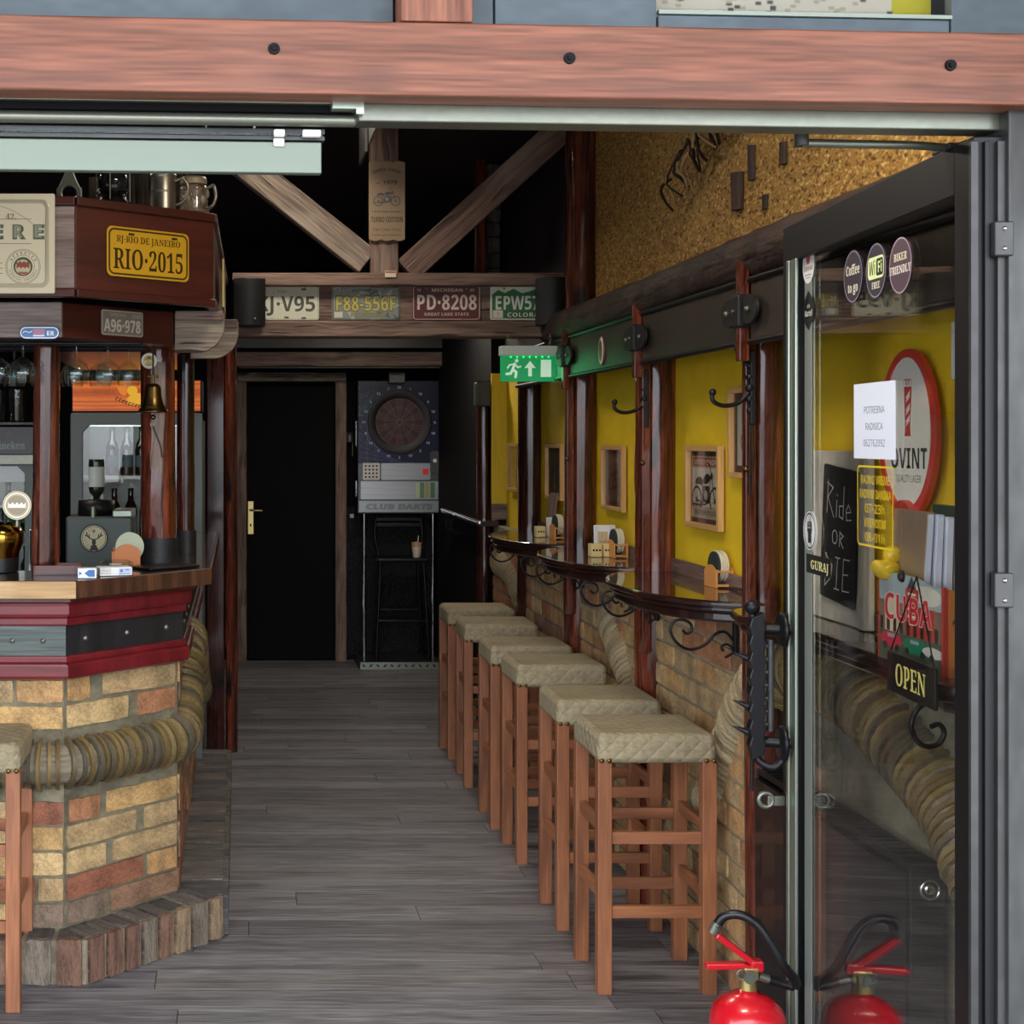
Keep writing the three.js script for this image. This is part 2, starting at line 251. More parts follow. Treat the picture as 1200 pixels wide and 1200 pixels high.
{
  const b = fac(thing('timber_beam', 'long reddish varnished timber beam bolted across the top of the shop front', 'beam'));
  part(b, 'beam', box(4.6, .114, .06, 'x', .004), M.redBeam, { pos: [-.5, 2.188, .03] });
  part(b, 'post_stub', box(.113, .5, .055, 'y', .003), M.redBeam, { pos: [.304, 2.497, .0285] });
  for (const [px, py] of [[-150, 52], [318, 60], [663, 71], [1108, 79]]) {
    const s = 768 - (px - 0) * .028, h = part(b, 'bolt', merge([cyl(.0085, .0095, .005, 18).rotateX(Math.PI / 2), mv(cyl(.0048, .0048, .006, 6).rotateX(Math.PI / 2), 0, 0, .003)]), M.iron, { pos: [(px - 280) / s, EYE + (515 - py) / s, .062] });
  }
}
{
  const l = fac(struct('trim_1', box(1.15, .07, .05, 'x', .003), M.steel, 'brushed steel lintel'));
  l.children.forEach(() => 0); l.geometry.translate(.19 + .575, 2.139, -.027);
  part(l, 'lintel_end', box(.012, .036, .03, 'y'), M.alu, { pos: [.19, 2.13, .0] });
  const j = fac(struct('trim_2', mv(box(.16, 2.14, .09, 'y', .003), 1.322, 1.07, -.02), M.steelGrey, 'grey steel door jamb'));
  for (const [x, w, z, m] of [[1.238, .008, -.05, M.blackAlu], [1.229, .006, -.062, M.steelGrey], [1.221, .008, -.07, M.blackAlu]]) part(j, 'jamb_profile', box(w, 2.1, .03, 'y', .001), m, { pos: [x, 1.05, z] });
  const t = fac(thing('folding_door_track', 'steel track with round rod and flat aluminium bar above the bar opening', 'door track'));
  part(t, 'channel', box(2.9, .02, .05, 'x', .002), M.steel, { pos: [-1.27, 2.139, -.02] });
  part(t, 'slot', box(2.9, .012, .03, 'x'), M.black, { pos: [-1.27, 2.124, -.02] });
  part(t, 'rod', rod(V(-2.7, 2.108, -.02), V(.185, 2.108, -.02), .010, 16), M.steel);
  part(t, 'end_clip', box(.045, .014, .03, 'x', .002), M.alu, { pos: [.168, 2.126, .0] });
  part(t, 'rail', merge([mv(box(2.84, .008, .03, 'x'), -1.28, 2.094, -.05), mv(box(2.84, .006, .03, 'x'), -1.28, 2.083, -.05)]), M.steelGrey);
  part(t, 'rail_tube', rod(V(-2.7, 2.0885, -.035), V(.137, 2.0885, -.035), .0045, 12), M.glassware);
  part(t, 'flat_bar', box(2.83, .05, .02, 'x', .002), M.flatBar, { pos: [-1.28, 2.052, -.045] });
  for (const [x, w] of [[.066, .018], [.118, .03]]) part(t, 'clip', box(w, .012, .012, 'x', .003), M.white, { pos: [x, 2.0885, -.026] });
  part(t, 'roller_tab', box(.018, .014, .006, 'x', .003), M.white, { pos: [.066, 2.075, -.032] });
}

// ---------- log posts and rails along the right wall ----------
const posts = [[1.45, 3.91, .053, 2.02, 'narrow dark varnished log post beside the open glass door'], [1.45, 4.91, .071, 2.02, 'thick reddish log post at the near end of the second ledge table'], [1.44, 5.97, .066, H, 'tall glossy log post running up past the log rail to the ceiling'], [1.45, 7.08, .06, 2.02, 'dark log post behind the hanging exit sign'], [1.38, 8.0, .04, 1.93, 'slim farthest log post carrying a small wall speaker']];
posts.forEach(([x, d, r, h, lab], i) => {
  const t = thing('log_post', lab, 'post', [x, 0, -d]);
  part(t, 'log', logGeo(h, r, i + 2, .06), i === 1 ? M.logRed : i === 3 || i === 4 ? M.logDark : M.log);
  if (i < 3) part(t, 'batten', box(.03, 1.16, .03, 'y', .004).translate(-.06, 1.45, r * .75 + .01), i === 1 ? M.logRed : M.log);
  if (i < 3) { part(t, 'peg', new THREE.SphereGeometry(.009, 12, 10), M.brass, { pos: [-.075, 1.52, r * .75 + .03] }); }
});
{
  const L = 3.9, g = logGeo(L, .066, 31, .1); g.rotateX(-Math.PI / 2);
  const t = thing('log_rail', 'dark rough log rail running along the right wall above the leather panels', 'rail', [1.405, 2.093, -2.45]);
  part(t, 'log', g, M.railLog);
  for (let k = 0; k < 9; k++) { const z = -rr(.9, 2.6); part(t, 'twig', tube([V(rr(-.03, .02), .055, z), V(rr(-.03, .03), .075, z + rr(-.02, .02)), V(rr(-.05, .05), rr(.08, .1), z + rr(-.04, .04))], .0012, 6, 5), M.paleEdge); }
}
const panelSeg = [[2.32, 3.78, 'dark leather panel nearest the open door, above the fourth bay'], [3.85, 4.79, 'large dark leather panel above the framed motorcycle picture'], [4.86, 5.84, 'dark leather panel with an oval badge above the third bay'], [5.92, 6.95, 'dark leather panel behind the hanging exit sign']];
panelSeg.forEach(([a, b, lab], i) => {
  const t = thing('leather_panel', lab, 'panel', [1.375, 1.943, -(a + b) / 2]); const L = b - a;
  part(t, 'board', box(.02, .17, L, 'z', .004), M.leather);
  for (const s of [-1, 1]) part(t, 'edge_bead', rod(V(-.012, s * .083, -L / 2), V(-.012, s * .083, L / 2), .009, 10), M.iron);
  if (i === 2) { const o = lathe([[0, .004], [.03, .004], [.036, .001], [.036, -.004]], 28); o.rotateX(Math.PI / 2); o.scale(1, 1.5, 1); o.rotateY(-Math.PI / 2);
    part(t, 'badge', o, P({ map: canv(64, 64, (g) => { g.fillStyle = '#6b3a2c'; g.fillRect(0, 0, 64, 64); g.fillStyle = '#cfcabb'; g.fillRect(0, 24, 64, 22); }), roughness: .4 }), { pos: [-.014, -.01, .03] }); }
});
[[3.815, 'iron strap clamping the leather panels at the narrow post by the door'], [4.825, 'iron strap clamping the leather panels at the thick reddish post'], [5.88, 'iron strap clamping the leather panels at the tall post']].forEach(([d, lab]) => {
  const t = thing('iron_strap', lab, 'iron fitting', [1.36, 1.945, -d]);
  part(t, 'upright', box(.028, .27, .03, 'y', .004).translate(-.004, .0, 0), M.logRed);
  part(t, 'saddle', box(.046, .09, .05, 'y', .008).translate(-.004, 0, 0), M.ironPlate);
  for (const s of [-1, 1]) { const c = cyl(.052, .052, .008, 28); c.scale(.75, 1, 1.15); c.rotateZ(Math.PI / 2); part(t, 'wing_disc', mv(c, -.012, 0, s * .075), M.ironPlate); part(t, 'rivet', mv(new THREE.SphereGeometry(.008, 12, 8), -.02, 0, s * .08), M.steel); }
  part(t, 'screw', mv(new THREE.SphereGeometry(.005, 10, 8), -.03, .0, 0), M.steel);
});
function hook(d, lab) {
  const t = thing('coat_hook', lab, 'coat hook', [1.385, 1.75, -d]);
  const cast = []; for (let k = 0; k < 5; k++) cast.push(mv(new THREE.SphereGeometry(.014 - Math.abs(k - 2) * .002, 10, 8), .0, .05 - k * .03, 0));
  part(t, 'back_plate', merge([mv(new RoundedBoxGeometry(.016, .2, .022, 2, .004), .006, -.01, 0), ...cast]), M.iron);
  part(t, 'arm', tube([V(0, -.02, 0), V(-.03, -.05, 0), V(-.075, -.058, 0), V(-.1, -.045, 0), V(-.103, -.025, 0)], .006, 24, 8), M.iron);
  part(t, 'arm_ball', mv(new THREE.SphereGeometry(.01, 12, 10), -.101, -.022, 0), M.iron);
  part(t, 'upper_arm', tube([V(0, .05, 0), V(-.03, .075, 0), V(-.04, .11, 0)], .005, 14, 8), M.iron);
  part(t, 'chain', mv(cyl(.003, .003, .2, 6), .0, -.2, 0), M.iron);
}
hook(3.84, 'black wrought coat hook on the narrow post beside the open glass door'); hook(4.84, 'black wrought coat hook on the thick reddish post beside the framed picture');

// ---------- brick dado with its serpentine ridge ----------
const mkBrick = (J, R, k) => {
  const g = new THREE.BoxGeometry(1, 1, 1, 5, 2, 1), p = g.attributes.position;
  for (let i = 0; i < p.count; i++) {
    const x = p.getX(i), y = p.getY(i), z = p.getZ(i), q = (a, s) => J * (hash(Math.round((x + .5) * 5), Math.round((y + .5) * 2) + 10 * Math.round(z + .5), k * 31 + s) - .5) * a;
    const ex = Math.abs(x) > .49 ? 1 : 0, ey = Math.abs(y) > .49 ? 1 : 0;
    p.setXYZ(i, x + q(.03, 1) - (ey && ex ? x * .06 * R : 0), y + q(.1, 2) - (ex && ey ? y * .12 * R : 0), z + q(.14, 3) - (z > 0 && (ex || ey) ? .12 * R : 0));
  }
  const uv = g.attributes.uv, n = g.attributes.normal; for (let i = 0; i < p.count; i++) uv.setXY(i, p.getX(i) * .9 + k * .3, (Math.abs(n.getY(i)) > .5 ? p.getZ(i) : p.getY(i)) * .35 + k * .17);
  return toCreasedNormals(g, .9);
};
const brickGeo = Array.from({ length: 6 }, (_, k) => mkBrick(.7, .4, k)), headGeo = Array.from({ length: 6 }, (_, k) => mkBrick(.5, .25, k + 9));
// a brick with its front face at +z of the frame (origin o, along u, height y, normal n)
function brick(parent, o, u, n, a, b, y0, y1, mat, proud = .008, name = 'brick') {
  const m = part(parent, name, brickGeo[Math.floor(rnd() * 6)], mat), D = .03;
  m.scale.set(b - a + .005, y1 - y0 + .003, D); m.position.set(o.x + u.x * (a + b) / 2 + n.x * (proud - D / 2), (y0 + y1) / 2, o.z + u.z * (a + b) / 2 + n.z * (proud - D / 2));
  m.rotation.y = Math.atan2(n.x, n.z) + rr(-.012, .012); m.rotation.z = rr(-.012, .012); return m;
}
const tone = (w, a = M.brickTone) => a[w[Math.floor(rnd() * w.length)]];
{
  const bw = struct('brick_wall', mv(new THREE.BoxGeometry(.08, 1.12, 4.1), 1.47, .56, -5.95), M.mortarDark, 'low brown brick wall below the ledge tables');
  const bn = struct('brick_wall', mv(new THREE.BoxGeometry(.06, 1.12, 1.6), 1.523, .56, -3.1), M.mortar, 'low brick wall behind the radiator');
  const lay = (parent, X, d0, d1, far, w) => {
    const o = V(X, 0, -d0), u = V(0, 0, -1), n = V(-1, 0, 0); const stuff = [];
    for (let r = 0, y = .012; y + .062 < 1.12; r++, y += .0765) {
      let a = -(r % 2) * .105 - rr(0, .03);
      while (a < d1 - d0 - .04) { const L = rr(.17, .215); const a0 = Math.max(a, 0), b = Math.min(a + L, d1 - d0); if (b - a0 > .04) { const m = brick(parent, o, u, n, a0, b, y, y + .063, tone(w)); if (d0 + a0 > far) { m.updateMatrix(); stuff.push(m.geometry.clone().applyMatrix4(m.matrix)); parent.remove(m); } } a += L + .013; }
    }
    if (stuff.length) part(parent, 'far_bricks', merge(stuff), M.brickTone[3], { kind: 'stuff' });
  };
  lay(bw, 1.432, 3.95, 7.95, 6.9, [0, 1, 2, 6, 1, 3, 2, 5]); lay(bn, 1.505, 2.35, 3.88, 9, [0, 1, 2, 3, 6]);
  // ridge of thin tiles stood on edge, snaking up and down along the wall
  const rg = struct('serpentine_ridge', null, null, 'snaking ridge of thin tiles set on edge in the brick wall');
  const pts = [[2.3, .38], [2.5, .48], [2.74, .66], [2.93, .82], [3.15, .91], [3.5, .99], [3.79, .985], [4.03, .85], [4.34, .49], [4.65, .33], [4.95, .47], [5.28, .78], [5.48, .89], [5.68, .93], [5.86, .84], [6.0, .64], [6.15, .45], [6.5, .33], [6.9, .45], [7.21, .80], [7.5, .9], [7.88, .93]];
  const c = new THREE.CatmullRomCurve3(pts.map(([d, y]) => V(d < 3.7 ? 1.5 : d > 5.65 && d < 6.95 ? 1.55 : 1.478, y, -d))), L = c.getLength(), N = Math.floor(L / .021), far = [];
  const disc = [0, 1, 2].map(k => { const g = new THREE.CylinderGeometry(.088 + k * .002, .085 + k * .003, .011, 18, 1); g.scale(1, 1, 1); return g; });
  const core = new THREE.TubeGeometry(c, 260, .08, 12); core.translate(0, 0, 0); part(rg, 'mortar_core', core, M.mortarDark);
  for (let i = 0; i < N; i++) {
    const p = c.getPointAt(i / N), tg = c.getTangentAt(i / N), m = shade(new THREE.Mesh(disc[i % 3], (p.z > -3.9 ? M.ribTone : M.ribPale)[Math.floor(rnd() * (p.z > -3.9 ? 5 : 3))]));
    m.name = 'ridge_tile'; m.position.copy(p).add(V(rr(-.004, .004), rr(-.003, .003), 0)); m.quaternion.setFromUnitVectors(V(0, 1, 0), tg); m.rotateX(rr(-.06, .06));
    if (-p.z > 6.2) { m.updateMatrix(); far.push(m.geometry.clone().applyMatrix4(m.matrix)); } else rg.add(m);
  }
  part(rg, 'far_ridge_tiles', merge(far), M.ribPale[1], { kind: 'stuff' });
}

// ---------- ledge tables with iron scroll brackets ----------
const ledgeLabs = ['black glossy ledge table behind the glass door, holding the magazine box', 'black glossy ledge table with a single wooden coaster holder, beside the open door', 'black glossy ledge table with the white price card and small wooden boxes', 'black glossy ledge table below the exit sign with a leaning menu board'];
function scroll(parent, z, s = 1) {
  const Q = (x, y) => V(x, y, z), b = thing('scroll_bracket', parent[0], 'bracket', parent[1], 0, parent[2]);
  part(b, 'wall_plate', box(.012, .1, .02, 'y', .002).translate(0, -.05, 0), M.iron);
  part(b, 'scroll', tube([[-.035, -.09], [-.04, -.078], [-.028, -.07], [-.012, -.078], [-.01, -.095], [-.03, -.108], [-.052, -.102], [-.062, -.088]].slice(0, 6).map(p => V(p[0], p[1], 0)).concat([]), .004, 30, 6), M.iron);
  part(b, 'long_curve', tube([[-.005, -.06], [-.03, -.035], [-.055, -.04], [-.085, -.07], [-.13, -.085], [-.165, -.068], [-.185, -.03], [-.175, -.005], [-.15, .0], [-.128, -.012], [-.125, -.032], [-.14, -.04], [-.15, -.03]].map(p => V(p[0], p[1], 0)), .0045, 70, 7), M.iron);
  return b;
}
const ledgeShape = (a, b) => { const s = new THREE.Shape(); s.moveTo(-b, 0); for (let i = 0; i <= 40; i++) { const t = Math.PI * (1 - i / 40); s.lineTo(Math.cos(t) * b, Math.pow(Math.sin(t), .8) * a); } s.lineTo(b, 0); return s; };
function ledge(g0, a, b, y0, y1, bev) { const g = extr(ledgeShape(a - bev, b - bev), y1 - y0 - 2 * bev, bev, 40); // shape x -> depth, y -> out from wall
  const m = new THREE.Matrix4().makeBasis(V(0, 0, -1), V(-1, 0, 0), V(0, 1, 0)); const ok = m.determinant(); g.applyMatrix4(m); if (ok < 0) { const ix = g.attributes.position; for (let i = 0; i < ix.count; i += 3) for (const k of ['position', 'normal', 'uv']) { const A = g.attributes[k], n = A.itemSize; for (let j = 0; j < n; j++) { const t = A.array[(i + 1) * n + j]; A.array[(i + 1) * n + j] = A.array[(i + 2) * n + j]; A.array[(i + 2) * n + j] = t; } } g.computeVertexNormals(); }
  g.translate(0, y0 + bev, 0); return uvBox(g, 'z'); }
[3.2, 4.4, 5.46, 6.55].forEach((d, i) => {
  const t = thing('ledge_table', ledgeLabs[i], 'table', [XR - .008, 0, -d]); const b = i ? .5 : .66, a = i ? .325 : .255;
  part(t, 'table_top', ledge(0, a, b, 1.132, 1.15, .006), M.ledge);
  part(t, 'edge_moulding', ledge(0, a - .01, b - .01, 1.118, 1.132, .005), M.ledge);
  part(t, 'under_moulding', ledge(0, a - .028, b - .028, 1.086, 1.119, .009), M.ledge);
  part(t, 'back_board', box(.012, .045, 2 * b - .1, 'z').translate(-.008, 1.172, 0), M.greyBrown);
  if (i) for (const s of [-.4, .36]) scroll(['black wrought scroll bracket under the ' + ['', 'ledge table beside the open door', 'ledge table with the price card', 'ledge table below the exit sign'][i] + (s < 0 ? ', farther one' : ', nearer one'), [1.416, 1.086, -(d - s)], undefined], 0);
});
{ const b = thing('scroll_bracket', 'small black iron curl below the ledge table behind the glass door', 'bracket', [1.36, 1.09, -2.76]); part(b, 'curl', tube([[-.0, .0], [-.035, -.012], [-.05, -.05], [-.03, -.085], [.0, -.085], [.014, -.062], [.004, -.045], [-.012, -.05]].map(p => V(p[0], p[1], 0)), .0055, 50, 8), M.iron); part(b, 'fixing_plate', box(.03, .006, .02, 'x', .001).translate(0, .0, 0), M.iron); }
{
  const t = thing('wall_shelf', 'long narrow black shelf with bright metal edge on the far black wall', 'shelf', [1.38, 0, -8.55]);
  part(t, 'board', box(.1, .03, 1.5, 'z', .004).translate(0, 1.135, -.0), M.ledge);
  for (const [a, b] of [[-.72, -.2], [-.14, .72]]) part(t, 'metal_edge', rod(V(-.055, 1.14, a), V(-.055, 1.14, b), .007, 10), M.chrome);
  for (const z of [-.55, -.35]) part(t, 'ring_bracket', new THREE.TorusGeometry(.05, .004, 8, 28).translate(0, 1.06, z), M.iron);
}

// ---------- bar stools ----------
{
  const dia = tex(128, 128, (u, v) => { const a = Math.abs(mod(u * 4 + v * 4, 1) - .5), b = Math.abs(mod(u * 4 - v * 4, 1) - .5); return 255 * clamp(.2 + Math.sqrt(Math.min(.5 - a, .5 - b)) * 1.2); }, false); dia.repeat.set(5, 2.5);
  const fab = P({ ...spkl([152, 141, 114], .16, 601, 90), bumpMap: dia, bumpScale: .0045, roughness: .85, sheen: .3, sheenRoughness: .6 });
  const s = thing('bar_stool', 'nearest padded bar stool on the right, by the fire extinguisher', 'bar stool', [1.205, 0, -4.23]);
  const g = new RoundedBoxGeometry(.342, .085, .315, 8, .022), p = g.attributes.position;
  for (let i = 0; i < p.count; i++) { const x = p.getX(i), y = p.getY(i), z = p.getZ(i); if (y > 0) p.setY(i, y + .026 * (1 - (x / .175) ** 2) * (1 - (z / .157) ** 2)); else { p.setX(i, x * 1.004); } }
  g.computeVertexNormals(); uvBox(g, 'x', false);
  part(s, 'seat', g, fab, { pos: [0, .708, 0] });
  for (const x of [-1, 1]) for (const z of [-1, 1]) {
    const leg = part(s, 'leg', box(.041, .675, .038, 'y', .003).translate(0, .3375, 0), M.bench, { pos: [x * .151, 0, z * .134] });
    for (const k of [-1, 1]) part(leg, 'nail', new THREE.SphereGeometry(.0065, 10, 8).scale(1, 1, .6), M.brass, { pos: [k * .011, .676, z * .026] });
  }
  for (const z of [-1, 1]) for (const y of [.449, .235]) part(s, 'rung', box(.262, .035, .018, 'x', .002), M.bench, { pos: [0, y, z * .134] });
  for (const x of [-1, 1]) for (const y of [.475, .28]) part(s, 'rung', box(.018, .035, .23, 'z', .002), M.bench, { pos: [x * .151, y, 0] });
  const spots = [[1.208, 4.76, -.01, 'second padded bar stool from the near end of the right row'], [1.214, 5.48, .015, 'third padded bar stool from the near end of the right row'], [1.203, 5.96, 0, 'fourth padded bar stool from the near end of the right row'], [1.208, 6.65, -.02, 'fifth padded bar stool from the near end of the right row'], [1.212, 7.22, .01, 'farthest padded bar stool of the right row, by the dark back wall'], [-.785, 4.1, .02, 'padded bar stool standing alone at the brick bar on the left']];
  for (const [x, d, a, lab] of spots) copy(s, [x, 0, -d], a, lab);
}

// ---------- brick bar ----------
const KB = [-.524, 4.24], CB = [-.2, 4.59];
const barPath = [[-1.5, 4.24], KB, CB, [-.2, 6.35]];
function offPath(o) { // the bar's front line, moved outward
  const P0 = barPath, N = []; for (let i = 0; i < 3; i++) { const dx = P0[i + 1][0] - P0[i][0], dd = P0[i + 1][1] - P0[i][1], l = Math.hypot(dx, dd); N.push([dd / l, -dx / l]); }
  const r = [[P0[0][0] + N[0][0] * o, P0[0][1] + N[0][1] * o]];
  for (let i = 1; i < 3; i++) { const a = N[i - 1], b = N[i], k = o / (1 + a[0] * b[0] + a[1] * b[1]); r.push([P0[i][0] + (a[0] + b[0]) * k, P0[i][1] + (a[1] + b[1]) * k]); }
  r.push([P0[3][0] + N[2][0] * o, P0[3][1] + N[2][1] * o]); return r;
}
const bandPoly = (o, back = .14) => [...offPath(o), ...offPath(-back).reverse()];
const segBoard = (p, q, o0, o1, i, y0, y1, bev) => { const A = offPath(o1), B = offPath(o0); return prism([A[i], A[i + 1], B[i + 1], B[i]], y0, y1, bev); };
const dirs = [0, 1, 2].map(i => { const a = barPath[i], b = barPath[i + 1], u = V(b[0] - a[0], 0, -(b[1] - a[1])); const L = u.length(); u.normalize(); return { o: V(a[0], 0, -a[1]), u, n: V(-u.z, 0, u.x), L }; });
{
  const b = struct('brick_bar', prism(bandPoly(0, .16), .0, .9), M.mortar, 'angled brick bar front with a raised ridge of tiles');
  const f = dirs[0], a = dirs[1], s = dirs[2], row = k => .145 + k * .0765;
  // front face, then the angled face as the photograph lays it, then the side
  const rowsA = [[[.02, .36, 7], [.38, 1.0, 5]], [[.01, .68, 4], [.71, .99, 2]], [[.01, .35, 6], [.40, .99, 1]], [[.01, .62, 1], [.68, .99, 1]], [[.03, .30, 3], [.34, .99, 0]]];
  rowsA.forEach((rw, k) => rw.forEach(([x0, x1, t]) => brick(b, a.o, a.u, a.n, x0 * a.L + .006, x1 * a.L - .006, row(k), row(k) + .064, M.brickTone[t])));
  [[[.01, .55, 6], [.62, .98, 3]], [[.02, .21, 2], [.31, .98, 1]]].forEach((rw, k) => rw.forEach(([x0, x1, t]) => brick(b, a.o, a.u, a.n, x0 * a.L + .006, x1 * a.L - .006, .735 + k * .079, .735 + k * .079 + .066, M.brickTone[t])));
  for (let k = 0; k < 7; k++) { const y = k < 5 ? row(k) : .735 + (k - 5) * .079; let x = f.L - .004; const shift = (k % 2) * .08; let first = true;
    while (x > .35) { const L = first ? [.125, .07, .145, .135, .145, .21, .135][k] : rr(.13, .2); brick(b, f.o, f.u, f.n, Math.max(x - L, 0), x, y, y + .064, k === 0 && first ? M.brickTone[7] : tone([0, 1, 1, 6, 4, 2])); x -= L + .014; first = false; } 
    let z = .01 + shift; while (z < s.L - .1) { const L = rr(.17, .21); brick(b, s.o, s.u, s.n, z, Math.min(z + L, s.L), y, y + .064, tone([3, 4, 5, 2])); z += L + .012; } }
  // ribbed ridge
  const rg = struct('tile_ridge', null, null, 'raised ridge of thin glazed tiles around the brick bar');
  const fo = offPath(.004), cy = .628, cpts = [[-1.4, fo[0][1]], [-.8, fo[0][1]], [fo[1][0] - .05, fo[1][1]], [fo[1][0] + .03, fo[1][1] + .03], [fo[2][0] - .06, fo[2][1] - .065], [fo[2][0] - .004, fo[2][1] + .02], [fo[2][0], fo[2][1] + .12]].map(([x, d], i) => V(x, cy + (i > 4 ? (i - 4) * .012 : 0), -d));
  cpts.push(V(fo[2][0], .72, -4.86), V(fo[2][0], .84, -5.0), V(fo[2][0], .88, -5.2), V(fo[2][0], .8, -5.45), V(fo[2][0], .62, -5.8), V(fo[2][0], .5, -6.2));
  const c = new THREE.CatmullRomCurve3(cpts, false, 'catmullrom', .3), L = c.getLength(), N = Math.floor(L / .025);
  part(rg, 'mortar_core', new THREE.TubeGeometry(c, 200, .060, 12), M.mortarDark);
  const disc = [0, 1, 2].map(k => new THREE.CylinderGeometry(.072 + k * .004, .070 + k * .003, .0105, 18, 1));
  for (let i = 0; i < N; i++) { const p = c.getPointAt(i / N), tg = c.getTangentAt(i / N), m = part(rg, 'ridge_tile', disc[i % 3], M.ribTone[Math.floor(rnd() * 5)]); m.position.copy(p).add(V(0, rr(-.003, .003), 0)); m.quaternion.setFromUnitVectors(V(0, 1, 0), tg); m.rotateX(rr(-.08, .08)); }
  // plinth of header bricks
  const PP = [[-1.5, 4.15], [-.45, 4.15], [-.04, 4.56], [-.04, 6.72]];
  const pl = struct('brick_plinth', prism([...PP.map(([x, d], i) => [x - (i > 1 ? .008 : 0), d + (i < 3 ? .01 : 0)]), [-.3, 6.72], [-.3, 4.6], [-.5, 4.4], [-1.5, 4.4]], 0, .128), M.mortarDark, 'low plinth of bricks on edge along the bar foot');
  const segs = [[PP[0], PP[1]], [PP[1], PP[2]], [PP[2], PP[3]]];
  segs.forEach(([p, q], k) => {
    const u = V(q[0] - p[0], 0, -(q[1] - p[1])), Ls = u.length(); u.normalize(); const n = V(-u.z, 0, u.x), o = V(p[0], 0, -p[1]); let x = k === 2 ? .004 : .01;
    while (x < Ls - .02) {
      const w = Math.min(k === 1 ? rr(.052, .07) : k === 2 ? rr(.062, .078) : rr(.07, .085), Ls - x); if (w < .03) break;
      const mF = k === 2 ? M.plinthTop[Math.floor(rnd() * 3)] : M.plinthTone[Math.floor(rnd() * 5)], dp = .155, m = part(pl, 'brick', headGeo[Math.floor(rnd() * 6)], mF);
      m.scale.set(w - (k === 2 ? .004 : .008), .132 + rr(-.003, .003), .024); m.position.set(o.x + u.x * (x + w / 2) + n.x * -.006, .068, o.z + u.z * (x + w / 2) + n.z * -.006); m.rotation.y = Math.atan2(n.x, n.z) + rr(-.02, .02);
      const tp = part(pl, 'brick_top', headGeo[Math.floor(rnd() * 6)], M.plinthTop[Math.floor(rnd() * 3)]); tp.scale.set(w - (k === 2 ? .003 : .007), dp, .03); const off = -.012 - dp / 2;
      tp.position.set(o.x + u.x * (x + w / 2) + n.x * off, .120 + rr(-.003, .003), o.z + u.z * (x + w / 2) + n.z * off); tp.rotation.order = 'YXZ'; tp.rotation.y = Math.atan2(n.x, n.z); tp.rotation.x = -Math.PI / 2 + rr(-.015, .015);
      x += w + (k === 2 ? .005 : .008);
    }
  });
}
{
  const t = thing('bar_counter', 'dark wooden bar counter with red mouldings and bolted painted boards', 'bar counter');
  const top = offPath(.105), inn = offPath(-.22);
  part(t, 'counter_top', uvBox(prism([...top, ...inn.reverse()], 1.147, 1.187, .003), 'x'), M.counterTop);
  [[M.paleEdge, 'pale worn front edge'], [M.counter], [M.counter]].forEach(([m, l], i) => part(t, 'edge_board', uvBox(segBoard(0, 0, .09, .112, i, 1.135, 1.186, .003), i === 2 ? 'z' : 'x'), m, l ? { label: l } : {}));
  for (let i = 0; i < 3; i++) {
    const gr = i === 2 ? 'z' : 'x';
    part(t, 'fillet', uvBox(segBoard(0, 0, 0, .06, i, 1.118, 1.135, .002), gr), M.maho);
    part(t, 'red_moulding', uvBox(segBoard(0, 0, 0, .048, i, 1.07, 1.118, .012), gr), M.redPaint);
    part(t, 'red_lip', uvBox(segBoard(0, 0, 0, .03, i, 1.045, 1.072, .006), gr), M.redPaint);
    const pb = part(t, 'panel_board', uvBox(segBoard(0, 0, 0, .018, i, .95, 1.05, .002), gr), i === 0 ? M.sheenPaint : M.blackPaint, { label: i ? 'scuffed black board' : 'scuffed black board with grey sky sheen painted in' });  // front board drawn grey: sky sheen is in its colour
    part(t, 'red_lip', uvBox(segBoard(0, 0, 0, .026, i, .932, .955, .006), gr), M.redPaint);
    part(t, 'red_moulding', uvBox(segBoard(0, 0, 0, .04, i, .887, .935, .01), gr), M.redPaint);
    const D = dirs[i], bs = i === 0 ? [.85, .62, .40] : i === 1 ? [.07, .24, .41] : [.1, .3, .5, .7, .9];
    for (const x of bs) { const xx = i === 0 ? D.L - (1 - x) * .4 : x; const m = part(pb, 'bolt', lathe([[.0001, .006], [.006, .004], [.0085, 0], [.0085, -.004]], 16), M.steel); m.position.copy(D.o).addScaledVector(D.u, xx).addScaledVector(D.n, .019); m.position.y = 1.0; m.quaternion.setFromUnitVectors(V(0, 1, 0), D.n); }
  }
}
M.bare = woodMat([150, 116, 86], [92, 64, 46], { seed: 37, bands: 14, rings: 9, knots: [[.3, .1, .03], [.62, .3, .03], [.1, .5, .02]], fine: .25, rough: .5, cc: .5, ccr: .25, bump: .004, crack: .3 });
M.paleGrey = tinted(M.grey, 0xffffff); M.paleGrey.color.setRGB(1.5, 1.55, 1.5);
